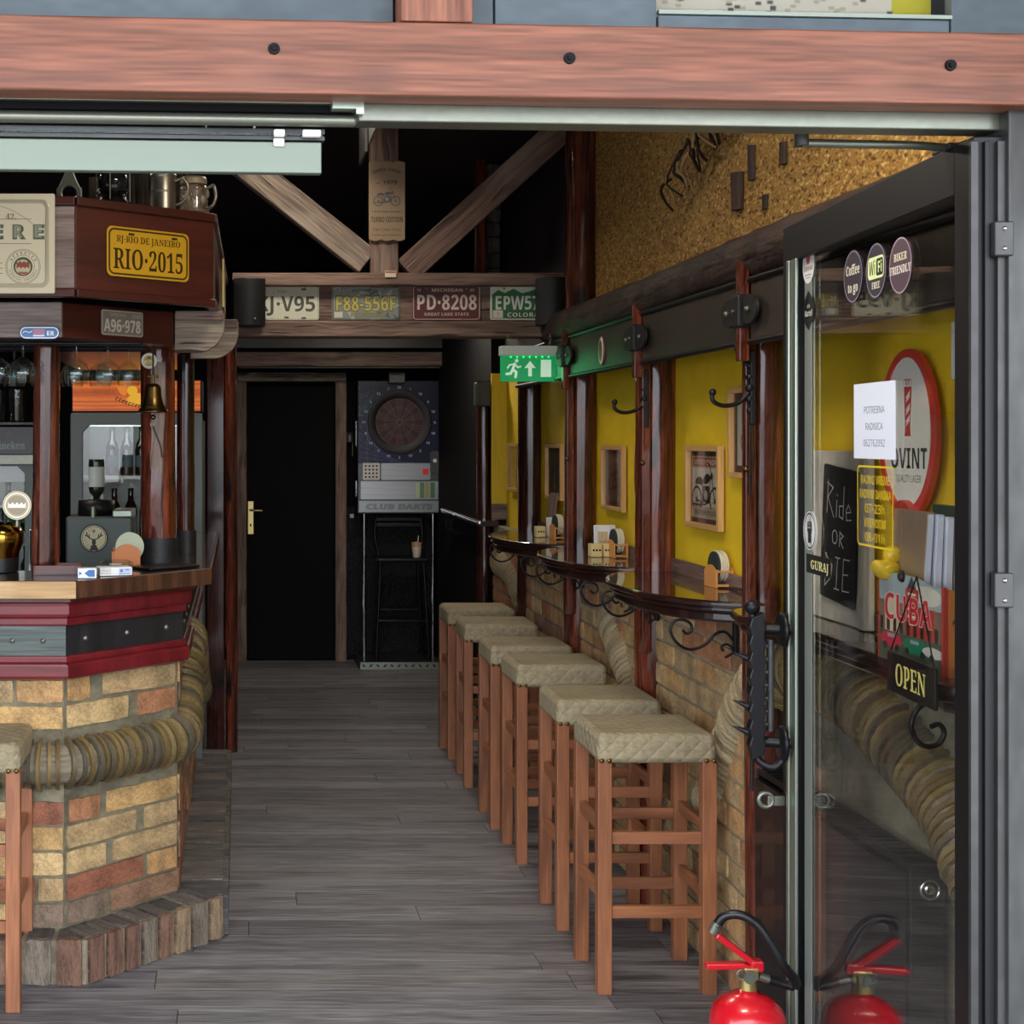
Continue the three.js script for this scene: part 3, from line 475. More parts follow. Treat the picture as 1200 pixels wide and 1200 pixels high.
// logs standing on the bar
[[[-.268, 4.76], .058, .715, 'pale-faced log post on the bar corner behind the brass bell', 41, M.logRed], [[-.19, 5.12], .032, .72, 'slim dark log post behind the one with the bell', 42, M.logDark], [[-.6, 4.42], .042, .72, 'knotty dark log post standing on the front of the bar', 43, M.log]].forEach(([[x, d], r, h, lab, sd, m]) => {
  const t = thing('bar_post', lab, 'post', [x, 1.187, -d]); part(t, 'log', logGeo(h, r, sd, .035), m);
  if (r !== .042) part(t, 'base_band', cyl(r * 1.12, r * 1.15, .085, 24).translate(0, .043, 0), M.ironPlate);
  if (r > .05) { const g = new THREE.CylinderGeometry(r * 1.06, r * 1.06, .54, 12, 14, true, r > .05 ? -.38 : -.3, r > .05 ? .68 : .5), p = g.attributes.position; for (let i = 0; i < p.count; i++) { const k = 1 + .03 * vn(p.getY(i) * 14 + 20, i % 13, 90, 30, 3); p.setX(i, p.getX(i) * k); p.setZ(i, p.getZ(i) * k); const uv = g.attributes.uv; uv.setXY(i, p.getY(i), uv.getX(i) * .1); const y = p.getY(i), a = Math.atan2(p.getX(i), p.getZ(i)) * (.62 + .75 * fbm(.3, (y + .5) / 2, 4, 11, sd, 3)) + .1 * Math.sin(y * 9), q = Math.hypot(p.getX(i), p.getZ(i)); p.setX(i, q * Math.sin(a)); p.setZ(i, q * Math.cos(a)); } g.computeVertexNormals(); part(t, 'bare_wood', g.translate(0, .40, 0), M.bare, { label: 'bare pale wood where the bark was cut away' }); }
});
{
  const t = thing('twin_post', 'dark red square and round timber post at the far end of the bar', 'post', [-.09, 0, -7.3]);
  part(t, 'square_timber', box(.09, 2.2, .1, 'y', .006).translate(-.03, 1.1, 0), M.logDark); part(t, 'round_timber', logGeo(2.2, .032, 51, .04).translate(.05, 0, .03), M.logRed);
}
// ---------- canopy above the bar ----------
const CK = [-.474, 4.1], CC = [-.08, 4.42];
{
  const t = thing('bar_canopy', 'dark mahogany boxed canopy hanging above the bar', 'canopy');
  const face = (p, q, y0, y1, th, m, nm, l) => { const u = V(q[0] - p[0], 0, -(q[1] - p[1])), L = u.length(), g = box(L, y1 - y0, th, 'x', .004); g.rotateY(Math.atan2(-u.z, u.x)); const n = V(-u.z, 0, u.x).normalize(); g.translate((p[0] + q[0]) / 2 - n.x * th / 2, (y0 + y1) / 2, -(p[1] + q[1]) / 2 - n.z * th / 2); return part(t, nm, g, m, l ? { label: l } : {}); };
  const path = [[-1.5, 4.1], CK, CC, [-.06, 6.2]], low = [[-1.5, 4.24], [-.53, 4.24], [-.21, 4.58]];
  for (let i = 0; i < 3; i++) { const p = path[i], q = path[i + 1]; face(p, q, 2.02, 2.3, .03, M.maho, 'fascia_board'); const dx = q[0] - p[0], dd = q[1] - p[1], l = Math.hypot(dx, dd), n = [dd / l * .012, -dx / l * .012], pp = [p[0] + n[0], p[1] + n[1]], qq = [q[0] + n[0], q[1] + n[1]];
    face(pp, qq, 2.277, 2.303, .03, M.maho, 'top_rail'); face(pp, qq, 2.012, 2.036, .03, M.maho, 'bottom_rail'); }
  for (let i = 0; i < 2; i++) face(low[i], low[i + 1], 1.905, 2.012, .03, i ? M.maho : M.sheenGrey, 'lower_fascia');  // front fascia takes the painted sheen tone, angled one plain mahogany
  part(t, 'sheen_panel', box(.06, .235, .004, 'x').translate(-.506, 2.156, -4.097), M.sheenGrey);  // thin sheet whose grey stands for sky sheen on the fascia
  part(t, 'top_board', prism([...path, [-.6, 6.2], [-.6, 4.8], [-1.5, 4.7]], 2.283, 2.297), M.maho);
  part(t, 'soffit', prism([[-1.5, 4.27], [-.54, 4.27], [-.22, 4.6], [-.22, 6.2], [-.7, 6.2], [-.7, 4.9], [-1.5, 4.8]], 1.905, 1.92), M.maho);
  for (const [d, x, w] of [[4.62, -.205, .155], [4.95, -.165, .16]]) {
    const s = new THREE.Shape(); s.moveTo(0, 0); s.lineTo(0, .12); s.lineTo(w, .12); s.lineTo(w, .085); s.absarc(w - .085, .085, .085, 0, -Math.PI / 2, true); s.lineTo(0, 0);
    part(t, 'rounded_bracket', uvBox(extr(s, .03, .003).translate(x, 1.885, -d), 'x'), M.paleGrey);
    part(t, 'bracket_cap', box(w, .03, .06, 'x', .003).translate(x + w / 2, 2.0, -d + .03), M.greyBrown);
  }
  part(t, 'side_plate', box(.006, .16, .5, 'z').translate(-.052, 2.12, -4.95), M.paleBrass);
}
// ---------- plates beam, truss ----------
{
  const t = thing('plate_beam', 'weathered double timber beam carrying four car licence plates', 'beam', [.71, 0, -6.36]);
  part(t, 'top_timber', box(1.48, .058, .12, 'x', .006).translate(0, 2.313, 0), M.greyBrown);
  part(t, 'backing_board', box(1.48, .17, .04, 'x', .003).translate(0, 2.205, -.02), M.greyBrown);
  part(t, 'bottom_timber', box(1.5, .07, .14, 'x', .006).translate(0, 2.09, .01), M.greyBrown);
  const k = thing('truss_frame', 'rough grey timber king post with two diagonal braces above the plates', 'timber frame', [0, 0, -6.38]);
  part(k, 'king_post', box(.125, .82, .09, 'y', .006).translate(.652, 2.69, 0), M.greyBrown);
  const brace = (p, q, w, m) => { const a = V((p[0] - 280) / 263, EYE + (515 - p[1]) / 263, 0), b = V((q[0] - 280) / 263, EYE + (515 - q[1]) / 263, 0), L = a.distanceTo(b), g = box(L, w, .09, 'x', .006); g.rotateZ(Math.atan2(b.y - a.y, b.x - a.x)); g.translate((a.x + b.x) / 2, (a.y + b.y) / 2, -.01); part(k, 'brace', g, m); };
  brace([478, 316], [690, 122], .125, M.greyBrown); brace([432, 305], [255, 165], .125, M.grey);
  const bk = thing('ceiling_post', 'short reddish timber post hanging behind the right brace', 'post', [2.05 - .05, 0, -7.6]);
  bk.position.set(1.29, 0, -7.6); part(bk, 'timber', box(.055, .75, .06, 'y', .006).translate(0, 2.8, 0), M.logRed);
  for (const [x, y0, lab] of [[1.38, 2.37, 'narrow stack of stones left of the two, high behind the brace'], [1.56, 2.37, 'narrow stack of stones right of the two, high behind the brace']]) { const s = thing('stone_stack', lab, 'stone column', [x, 0, -7.7]); let y = 2.2; while (y < 3.0) { const h = rr(.06, .1); part(s, 'stone', brickGeo[Math.floor(rnd() * 6)], M.plinthTop[Math.floor(rnd() * 3)]).position.set(rr(-.004, .004), y + h / 2, 0); s.children.at(-1).scale.set(.07, h - .006, .07); y += h; } }
}
{
  const h = struct('trim_3', null, null, 'dark timber header across the back of the aisle');
  part(h, 'header_board', box(1.9, .07, .08, 'x', .004).translate(.9, 2.27, -9.9), M.blackPaint); part(h, 'header_board', box(1.9, .1, .1, 'x', .004).translate(.9, 2.16, -9.92), M.greyBrown); part(h, 'bead', rod(V(.0, 2.1, -9.85), V(1.4, 2.1, -9.85), .006, 8), M.steelGrey);
  const b = struct('door_1', box(.64, 1.97, .04, 'y', .002).translate(.365, .995, -10.26), M.black, 'plain black inner door');
  part(b, 'door_frame', box(.08, 2.06, .07, 'y', .004).translate(.735, 1.03, -10.23), M.greyBrown); part(b, 'door_frame', box(.07, 2.06, .07, 'y', .004).translate(.02, 1.03, -10.23), M.greyBrown); part(b, 'door_frame', box(.78, .065, .07, 'x', .004).translate(.38, 2.05, -10.225), M.grey);
  part(b, 'lock_plate', box(.042, .24, .006, 'y', .004).translate(.085, 1.035, -10.236), M.paleBrass);
  part(b, 'handle', tube([V(.085, 1.09, -10.23), V(.085, 1.09, -10.19), V(.10, 1.09, -10.185), V(.17, 1.088, -10.185)], .007, 16, 8), M.paleBrass);
  part(b, 'key_hole', box(.01, .02, .002, 'y').translate(.085, .98, -10.2325), M.black);
}

// ---------- print helpers ----------
function txt(g, s, x, y, size, o = {}) { g.save(); g.translate(x, y); if (o.rot) g.rotate(o.rot); g.font = `${o.bold === false ? '' : 'bold '}${size}px ${o.font ?? 'sans-serif'}`; g.textAlign = o.align ?? 'center'; g.textBaseline = 'middle'; g.fillStyle = o.fill ?? '#222'; const w = g.measureText(s).width; g.scale((o.w ? o.w / w : 1), o.sy ?? 1); if (o.stroke) { g.lineWidth = o.lw ?? 4; g.strokeStyle = o.stroke; g.strokeText(s, 0, 0); } g.fillText(s, 0, 0); g.restore(); }
function arcText(g, s, cx, cy, r, a0, a1, size, fill, flip) { [...s].forEach((c, i) => { const a = mix(a0, a1, s.length > 1 ? i / (s.length - 1) : .5); txt(g, c, cx + Math.cos(a) * r, cy + Math.sin(a) * r, size, { rot: a + (flip ? -1 : 1) * Math.PI / 2, fill, font: 'serif' }); }); }
const rrp = (g, x, y, w, h, r) => { g.beginPath(); g.roundRect(x, y, w, h, r); };
function worn(g, w, h, n, cols) { for (let i = 0; i < n; i++) { g.fillStyle = cols[Math.floor(rnd() * cols.length)]; g.beginPath(); g.ellipse(rnd() * w, rnd() * h, rr(1, 9), rr(1, 5), rnd() * 3, 0, 7); g.fill(); } }
function bike(g, x, y, s, c1, c2) { // side view of an old motorcycle
  g.save(); g.translate(x, y); g.scale(s, s); g.strokeStyle = c1; g.fillStyle = c1; g.lineWidth = 7;
  for (const wx of [-62, 68]) { g.beginPath(); g.arc(wx, 30, 34, 0, 7); g.stroke(); g.lineWidth = 1.5; for (let k = 0; k < 9; k++) { g.beginPath(); g.moveTo(wx, 30); g.lineTo(wx + 32 * Math.cos(k * .7), 30 + 32 * Math.sin(k * .7)); g.stroke(); } g.beginPath(); g.arc(wx, 30, 7, 0, 7); g.fill(); g.lineWidth = 7; }
  g.lineWidth = 5; g.beginPath(); g.moveTo(68, 30); g.lineTo(34, -62); g.lineTo(16, -70); g.stroke(); g.beginPath(); g.moveTo(-62, 30); g.lineTo(-10, 42); g.lineTo(30, 34); g.lineTo(36, -30); g.stroke();
  g.beginPath(); g.moveTo(-14, -28); g.quadraticCurveTo(14, -50, 40, -32); g.quadraticCurveTo(24, -8, -14, -14); g.fill(); g.beginPath(); g.moveTo(-72, -22); g.quadraticCurveTo(-40, -40, -16, -22); g.lineTo(-20, -8); g.quadraticCurveTo(-50, -14, -72, -10); g.fill();
  g.fillRect(-22, -8, 50, 44); g.fillStyle = c2; g.beginPath(); g.arc(4, 16, 13, 0, 7); g.fill(); for (let k = 0; k < 5; k++) g.fillRect(-18, -6 + k * 5, 18, 2); g.fillStyle = c1; g.beginPath(); g.arc(46, -34, 9, 0, 7); g.fill(); g.fillRect(-90, 40, 70, 6); g.restore();
}
const printMat = (w, h, draw, o = {}) => P({ map: canv(w, h, draw), roughness: o.rough ?? .5, metalness: o.metal ?? 0, clearcoat: o.cc ?? 0, ...(o.x ?? {}) });

// ---------- on and around the bar canopy ----------
const onSeg = (p, q, t, y, out) => { const u = V(q[0] - p[0], 0, -(q[1] - p[1])), n = V(-u.z, 0, u.x).normalize(); return [V(p[0] + u.x * t + n.x * out, y, -p[1] + u.z * t + n.z * out), Math.atan2(n.x, n.z)]; };
{
  const serif = 'serif';
  let [p, a] = onSeg(CK, CC, .506, 2.156, .004);
  one('licence_plate', 'yellow licence plate reading RIO-2015 on the angled bar canopy', 'licence plate', plate(.302, .148, .002, .018), printMat(512, 256, (g, w, h) => { g.fillStyle = '#4a3c14'; g.fillRect(0, 0, w, h); g.fillStyle = '#d8a824'; g.fillRect(0, 0, w, h); g.lineWidth = 9; g.strokeStyle = '#3a3016'; rrp(g, 14, 14, w - 28, h - 28, 30); g.stroke(); txt(g, 'RJ·RIO DE JANEIRO', 256, 62, 46, { w: 400, fill: '#3a2c10', font: serif }); txt(g, 'RIO·2015', 256, 164, 132, { w: 440, fill: '#33260c', font: serif, sy: 1.1 }); worn(g, w, h, 50, ['rgba(60,45,10,.2)', 'rgba(250,220,110,.2)']); for (const x of [130, 400]) { g.fillStyle = '#3a2c1a'; g.fillRect(x, 28, 36, 12); } }, { rough: .4, cc: .3 }), p.toArray(), a);
  [p, a] = onSeg([-.53, 4.24], [-.21, 4.58], .51, 1.961, .004);
  one('licence_plate', 'small grey licence plate reading A96-978 on the lower canopy board', 'licence plate', plate(.174, .08, .002, .008), printMat(384, 180, (g, w, h) => { g.fillStyle = '#8f8678'; g.fillRect(0, 0, w, h); g.lineWidth = 6; g.strokeStyle = '#d0c8b8'; rrp(g, 8, 8, w - 16, h - 16, 12); g.stroke(); txt(g, 'ENTRE RIOS', 150, 34, 26, { fill: '#b8b0a0' }); g.fillStyle = '#a89f8c'; g.fillRect(280, 22, 80, 26); txt(g, 'A96·978', 192, 110, 104, { w: 340, fill: '#e6e0d2', sy: 1.15 }); worn(g, w, h, 40, ['rgba(70,60,50,.3)']); }, { rough: .5 }), p.toArray(), a);
  const sg = thing('brewery_sign', 'pale cream embossed metal sign with big letters ERE and round emblem', 'sign', [-.7585, 2.165, -4.088]);
  part(sg, 'sheet', plate(.455, .288, .003, .004), printMat(1024, 648, (g, w, h) => {
    g.fillStyle = '#ece6cc'; g.fillRect(0, 0, w, h); g.lineWidth = 3; g.strokeStyle = '#8f8a70'; g.beginPath(); g.arc(w * .5, h * .95, h * .86, -2.4, -.75); g.stroke(); g.strokeRect(-10, h * .255, w * .86, 1); g.strokeRect(-10, h * .5, w * .86, 1);
    txt(g, '42.', 742, 150, 52, { fill: '#77745e', font: serif });
    ['E', 'R', 'E'].forEach((c, i) => { txt(g, c, 652 + i * 133, 250, 124, { fill: '#4d5a4e', stroke: '#8b937e', lw: 10, w: 86 }); txt(g, c, 649 + i * 133, 247, 112, { fill: '#9fa893', w: 66 }); });
    const cx = 818, cy = 474; for (const r of [112, 104, 74]) { g.beginPath(); g.arc(cx, cy, r, 0, 7); g.stroke(); } arcText(g, 'APPROVED', cx, cy, 88, -2.6, -.5, 22, '#6f6b55'); arcText(g, 'LIBERTATE CONCORDIA', cx, cy, 88, 2.9, .3, 15, '#6f6b55', true);
    g.fillStyle = '#56604c'; g.beginPath(); g.arc(cx, cy, 62, 0, 7); g.fill(); g.fillStyle = '#d8d0b4'; g.beginPath(); g.arc(cx, cy + 4, 50, 0, 7); g.fill(); g.fillStyle = '#a05a4c'; g.fillRect(cx - 42, cy - 34, 84, 46); g.fillStyle = '#d8d0b4'; for (const k of [-1, 0, 1]) { g.beginPath(); g.arc(cx + k * 26, cy + 14, 11, Math.PI, 0); g.fill(); g.fillRect(cx + k * 26 - 11, cy - 38, 10, 12); } g.fillStyle = '#b06a58'; g.fillRect(cx - 30, cy + 34, 60, 16);
    for (let k = 0; k < 6; k++) { g.fillStyle = '#8f8a70'; g.fillRect(570, 430 + k * 17, 100 + (k % 2) * 14, 5); }
  }, { rough: .3, cc: .6 }));
  { const f = new THREE.Shape(); const o = rrShape(.42, .25, .022), hole = rrShape(.405, .235, .018); o.holes.push(hole); part(sg, 'embossed_border', extr(o, .003, .0015), P({ color: 0xcfc9ad, roughness: .3, metalness: .35 }), { pos: [0, 0, .003] }); }
  one('oval_badge', 'small blue oval badge on the front board under the canopy', 'badge', plate(.119, .038, .003, .018), printMat(384, 128, (g, w, h) => { g.fillStyle = '#5f7fae'; g.fillRect(0, 0, w, h); g.strokeStyle = '#e8eef4'; g.lineWidth = 10; rrp(g, 12, 12, w - 24, h - 24, 52); g.stroke(); g.fillStyle = '#b4849a'; g.fillRect(130, 24, 110, 60); g.fillStyle = '#e8eef4'; g.fillRect(130, 88, 110, 12); txt(g, 'ER', 296, 70, 62, { fill: '#eef2f6' }); g.strokeStyle = '#eef2f6'; g.lineWidth = 8; g.beginPath(); g.moveTo(34, 66); g.bezierCurveTo(60, 20, 80, 90, 120, 46); g.stroke(); }, { rough: .25, metal: .4 }), [-.594, 1.918, -4.222]);
}
{
  const Y = 2.303;
  const cr = thing('connecting_rod', 'bare metal engine connecting rod standing on the bar canopy', 'engine part', [-.513, Y, -4.3]);
  const s = new THREE.Shape(); s.moveTo(-.03, .012); s.absarc(0, .04, .037, Math.PI * 1.25, Math.PI * 1.75); s.lineTo(.036, .03); s.lineTo(.036, .05); s.lineTo(.022, .075); s.lineTo(.012, .1); s.lineTo(.01, .16); s.lineTo(-.01, .16); s.lineTo(-.012, .1); s.lineTo(-.022, .075); s.lineTo(-.036, .05); s.lineTo(-.036, .03); const hl = new THREE.Path(); hl.absarc(0, .042, .024, 0, Math.PI * 2); s.holes.push(hl);
  part(cr, 'forging', extr(s, .02, .002, 20), M.steel); part(cr, 'small_end', new THREE.TorusGeometry(.015, .007, 10, 24).translate(0, .17, .01), M.steel); for (const k of [-1, 1]) part(cr, 'rod_bolt', mv(cyl(.006, .006, .04, 8), k * .034, .04, .01), M.steelGrey);
  const ln = thing('oil_lantern', 'old black railway lantern with dark glass standing on the bar canopy', 'lantern', [-.388, Y, -4.37]);
  part(ln, 'base', lathe([[0, 0], [.052, 0], [.054, .012], [.05, .03], [.042, .036], [.04, .05], [0, .05]]), M.iron); part(ln, 'globe', lathe([[.036, .05], [.044, .07], [.046, .09], [.042, .11], [.034, .125]]), P({ color: 0x2c2c30, roughness: .04, transmission: .4, thickness: 0 })); part(ln, 'top', lathe([[.05, .125], [.052, .132], [.04, .15], [.042, .165], [.02, .19], [0, .19]]), M.iron); for (const y of [.058, .062, .122]) part(ln, 'guard_ring', new THREE.TorusGeometry(.05, .0025, 8, 32).rotateX(Math.PI / 2).translate(0, y, 0), M.iron); for (const k of [0, 1, 2, 3]) part(ln, 'guard_rod', rod(V(.052 * Math.cos(k * 1.57 + .1), .03, .052 * Math.sin(k * 1.57 + .1)), V(.052 * Math.cos(k * 1.57 + .1), .13, .052 * Math.sin(k * 1.57 + .1)), .0025), M.steel);
  const pew = P({ color: 0x9a9688, roughness: .34, metalness: .85 });
  const tk = thing('tankard', 'pewter tankard with a curved handle on the bar canopy', 'tankard', [-.235, Y, -4.4]);
  part(tk, 'body', lathe([[0, 0], [.046, 0], [.047, .006], [.041, .012], [.039, .06], [.0385, .064], [.04, .066], [.0385, .07], [.037, .108], [.041, .112], [.041, .118], [.036, .124], [.034, .118], [.034, .02], [0, .02]]), pew); part(tk, 'handle', tube([V(.037, .1, 0), V(.06, .108, 0), V(.076, .085, 0), V(.07, .05, 0), V(.052, .03, 0), V(.04, .026, 0)], .005, 28, 8), pew);
  const st = thing('beer_stein', 'decorated ceramic beer stein with a pale lid at the canopy corner', 'beer stein', [-.142, Y, -4.44]);
  part(st, 'body', lathe([[0, 0], [.05, 0], [.05, .01], [.044, .02], [.043, .08], [.038, .095], [0, .095]]), P({ ...spkl([120, 104, 86], .8, 701, 12), bumpMap: grit, bumpScale: .004, roughness: .3, clearcoat: .6 })); part(st, 'lid', lathe([[.041, .095], [.042, .11], [.038, .118], [0, .12]]), P({ color: 0xa8987a, roughness: .4 })); part(st, 'handle', tube([V(.042, .085, 0), V(.062, .09, .01), V(.07, .06, .01), V(.06, .03, .01), V(.045, .02, 0)], .006, 24, 8), pew);
  for (let k = 0; k < 5; k++) part(st, 'relief', new THREE.SphereGeometry(.011, 10, 8).scale(1, 1.3, .5).rotateY(Math.PI / 2 - k * .6).translate(.043 * Math.cos(-.4 + k * .6), .045 + (k % 2) * .02, .043 * Math.sin(-.4 + k * .6)), P({ color: 0x8f887a, roughness: .25 }));
  one('grey_board', 'grey weathered board standing behind the tankard on the canopy', 'board', box(.34, .16, .015, 'y').translate(0, .08, 0), M.grey, [-.33, Y, -4.62], -.3);
}
{ // hanging glasses
  const rk = thing('glass_rack', 'dark slotted glass rack fixed under the bar canopy', 'rack');
  for (const d of [4.32, 4.4, 4.56, 4.64]) part(rk, 'rail', rod(V(-1.1, 1.893, -d), V(-.3, 1.893, -d), .006, 8), M.iron);
  const wine = [[.0, .0], [.03, .0], [.031, .002], [.006, .006], [.004, .012], [.004, .045], [.012, .052], [.032, .066], [.040, .086], [.039, .108], [.033, .128], [.031, .128], [.0375, .106], [.038, .086], [.03, .068], [.008, .056]];
  const pts = wine.map(([r, y]) => [r, -y]).reverse();
  const t = thing('wine_glass', 'stemmed glass hanging upside down under the bar canopy', 'wine glass', [-.83, 1.9, -4.36], 0, 'glasses hanging under the bar canopy'); part(t, 'glass_body', lathe(pts, 28), M.glassware);
  t.userData.label = 'leftmost stemmed glass hanging in the front row under the bar canopy';
  [[-.74, 4.36, 'second'], [-.5, 4.36, 'third'], [-.41, 4.44, 'rightmost']].forEach(([x, d, o]) => copy(t, [x, 1.9, -d], 0, o + ' stemmed glass hanging in the front row under the bar canopy'));
  copy(t, [-.66, 1.9, -4.33], 0, 'stemmed glass hanging just left of the knotty log post under the canopy'); copy(t, [-.355, 1.9, -4.55], 0, 'stemmed glass hanging nearest the brass bell under the canopy');
  [[-.82, 4.6, 'leftmost'], [-.73, 4.6, 'second'], [-.64, 4.6, 'third'], [-.54, 4.6, 'fourth'], [-.45, 4.6, 'rightmost']].forEach(([x, d, o]) => copy(t, [x, 1.9, -d], 0, o + ' stemmed glass hanging in the back row under the bar canopy'));
}
{
  const b = thing('brass_bell', 'brass ship bell with a rope hanging from the bar canopy', 'bell', [-.28, 1.69, -4.62]);
  part(b, 'bell_body', lathe([[.0, .092], [.012, .092], [.022, .086], [.026, .076], [.028, .05], [.034, .025], [.044, .01], [.05, .002], [.051, -.002], [.046, -.002], [.036, .012], [.028, .03], [.024, .07], [0, .08]], 40), M.brass);
  for (const y of [.012, .017]) part(b, 'band', new THREE.TorusGeometry(.0425 - (y - .012) * .6, .0012, 6, 40).rotateX(Math.PI / 2).translate(0, y, 0), M.brass);
  part(b, 'crown', merge([mv(cyl(.004, .005, .03, 10), 0, .105, 0), rod(V(-.018, .116, 0), V(.018, .116, 0), .004)]), M.brass); part(b, 'hanger', rod(V(0, .115, 0), V(0, .215, 0), .003), M.iron);
  part(b, 'clapper', new THREE.SphereGeometry(.009, 14, 12).translate(0, -.017, 0), M.brass); part(b, 'ring', new THREE.TorusGeometry(.008, .0018, 8, 20).translate(0, -.04, 0), M.steel); part(b, 'rope', tube([V(0, -.048, 0), V(.012, -.08, .005), V(.024, -.11, .005), V(.03, -.15, .01)], .003, 20, 6), M.rubber);
  const c = cyl(.026, .026, .004, 28); c.rotateX(Math.PI / 2);
  one('cap_sign', 'round yellow and white bottle cap sign on the log post above the bell', 'sign', uvPlanar(c, .052, .052), printMat(128, 128, (g) => { g.fillStyle = '#e6e2d0'; g.fillRect(0, 0, 128, 128); g.fillStyle = '#c9a63a'; g.beginPath(); g.arc(64, 64, 44, 0, 7); g.fill(); g.fillStyle = '#e6e2d0'; g.fillRect(26, 62, 76, 22); txt(g, 'PIVO', 64, 74, 20, { fill: '#5a4a20' }); g.fillStyle = '#5f5326'; g.beginPath(); g.arc(64, 46, 16, Math.PI, 0); g.fill(); }), [-.297, 1.86, -4.685]);
}
// ---------- on the bar counter ----------
{
  const Y = 1.188;
  const gold = P({ color: 0xa98538, roughness: .14, metalness: 1 });
  const tp = thing('beer_tap', 'golden beer tap tower with a round medallion at the left of the bar', 'beer tap', [-.755, Y, -4.42]);
  part(tp, 'tower', lathe([[0, 0], [.062, 0], [.066, .03], [.07, .06], [.082, .09], [.084, .12], [.07, .145], [.04, .155], [0, .156]], 40), gold); part(tp, 'collar', lathe([[.064, .0], [.068, .004], [.068, .055], [.066, .06]], 40), M.plasticBlack);
  part(tp, 'tap_stem', rod(V(.065, .14, .02), V(.068, .17, .02), .007), M.steel); part(tp, 'tap_handle', rod(V(.03, .14, .03), V(.03, .2, .03), .006), M.iron);
  const c = cyl(.044, .044, .012, 36).rotateX(Math.PI / 2); const md = part(tp, 'medallion', uvPlanar(c, .088, .088), printMat(256, 256, (g) => { g.fillStyle = '#cdc4b0'; g.fillRect(0, 0, 256, 256); g.lineWidth = 8; g.strokeStyle = '#8a7f6a'; for (const r of [118, 96]) { g.beginPath(); g.arc(128, 128, r, 0, 7); g.stroke(); } g.fillStyle = '#857a68'; g.beginPath(); g.arc(128, 128, 90, 0, 7); g.fill(); g.fillStyle = '#ddd6c6'; g.beginPath(); g.moveTo(48, 130); for (let k = 0; k < 9; k++) g.lineTo(48 + k * 20, 100 + (k % 2) * 24); g.lineTo(208, 150); g.lineTo(48, 150); g.fill(); }, { rough: .3, metal: .5 }), { pos: [.068, .178 + .03, .03] });
  part(md, 'rim', new THREE.TorusGeometry(.043, .003, 8, 40), M.steel);
  one('drip_tray', 'low reddish brown wooden tray beside the beer tap', 'tray', merge([box(.15, .004, .1, 'x'), box(.15, .026, .006, 'x').translate(0, .013, .047), box(.15, .026, .006, 'x').translate(0, .013, -.047), box(.006, .026, .1, 'z').translate(.072, .013, 0), box(.006, .026, .1, 'z').translate(-.072, .013, 0)]), M.maho, [-.555, Y + .002, -4.36], .1);
  const pk = (nm, lab, w, h, dd, draw, pos, ry) => { const t = thing(nm, lab, 'packet', pos, ry); part(t, 'carton', new RoundedBoxGeometry(w, h, dd, 2, .003).translate(0, h / 2, 0), M.white); part(t, 'print', uvPlanar(new THREE.PlaneGeometry(w * .96, h * .92), w, h).translate(0, h / 2, dd / 2 + .0006), printMat(256, 128, draw)); };
  pk('tissue_packet', 'white packet with a blue fish shaped print on the bar edge', .056, .03, .04, (g, w, h) => { g.fillStyle = '#e4eaf2'; g.fillRect(0, 0, w, h); g.fillStyle = '#3f6fae'; g.beginPath(); g.moveTo(90, 64); g.lineTo(150, 20); g.lineTo(230, 20); g.lineTo(230, 108); g.lineTo(150, 108); g.fill(); g.beginPath(); g.moveTo(20, 40); g.lineTo(60, 64); g.lineTo(20, 90); g.fill(); }, [-.452, Y, -4.22], .1);
  pk('cigarette_packet', 'white and pale blue packet lying below the glass ashtray', .1, .026, .06, (g, w, h) => { g.fillStyle = '#e8eaec'; g.fillRect(0, 0, w, h); g.fillStyle = '#8f9298'; for (let k = 0; k < 5; k++) g.fillRect(8, 20 + k * 18, 80, 6); g.fillStyle = '#b4c6e4'; g.fillRect(150, 16, 96, 90); g.fillStyle = '#5f74a4'; g.fillRect(160, 36, 20, 40); g.fillRect(200, 36, 30, 14); g.fillStyle = '#4470a8'; g.fillRect(150, 100, 96, 8); }, [-.38, Y, -4.31], .3);
  const as = thing('ashtray', 'clear round glass ashtray on the bar near the white packets', 'ashtray', [-.38, Y + .026, -4.40]); part(as, 'bowl', lathe([[0, 0], [.046, 0], [.05, .004], [.05, .03], [.047, .034], [.043, .03], [.038, .01], [0, .008]], 36), M.glassware);
  as.position.y = Y; as.position.z = -4.41;
  function coasters(pos, ry, lab, front) {
    const t = thing('coaster_holder', lab, 'coaster holder', pos, ry); const wd = P({ color: front ? 0xb8703a : 0xd0904e, roughness: .5 });
    if (front) { const s = new THREE.Shape(); s.moveTo(-.042, 0); s.lineTo(.042, 0); s.lineTo(.042, .05); s.quadraticCurveTo(0, .095, -.042, .05); part(t, 'front_plate', uvPlanar(extr(s, .006, .0006), .09, .09), printMat(128, 128, (g) => { g.fillStyle = '#b46c36'; g.fillRect(0, 0, 128, 128); txt(g, 'Pivo', 64, 60, 30, { fill: '#7c4220', font: 'serif' }); }), { pos: [0, 0, .022] }); part(t, 'back_plate', box(.084, .06, .006, 'x').translate(0, .03, -.026), wd); part(t, 'side_bracket', box(.006, .05, .05, 'z').translate(-.046, .025, 0), wd); }
    else { for (const x of [-1, 1]) { const s = new THREE.Shape(); s.moveTo(-.045, 0); s.lineTo(.045, 0); s.lineTo(.045, .05); s.quadraticCurveTo(0, .085, -.045, .05); const g = extr(s, .004, .0004); g.rotateY(Math.PI / 2); part(t, 'side_plate', g.translate(x * .026, 0, 0), wd); } for (const x of [-1, 1]) part(t, 'end_bar', box(.007, .055, .007, 'y').translate(x * .024, .028, .045), wd); for (const y of [.008, .05]) part(t, 'cross_bar', box(.05, .007, .007, 'x').translate(0, y, .045), wd); }
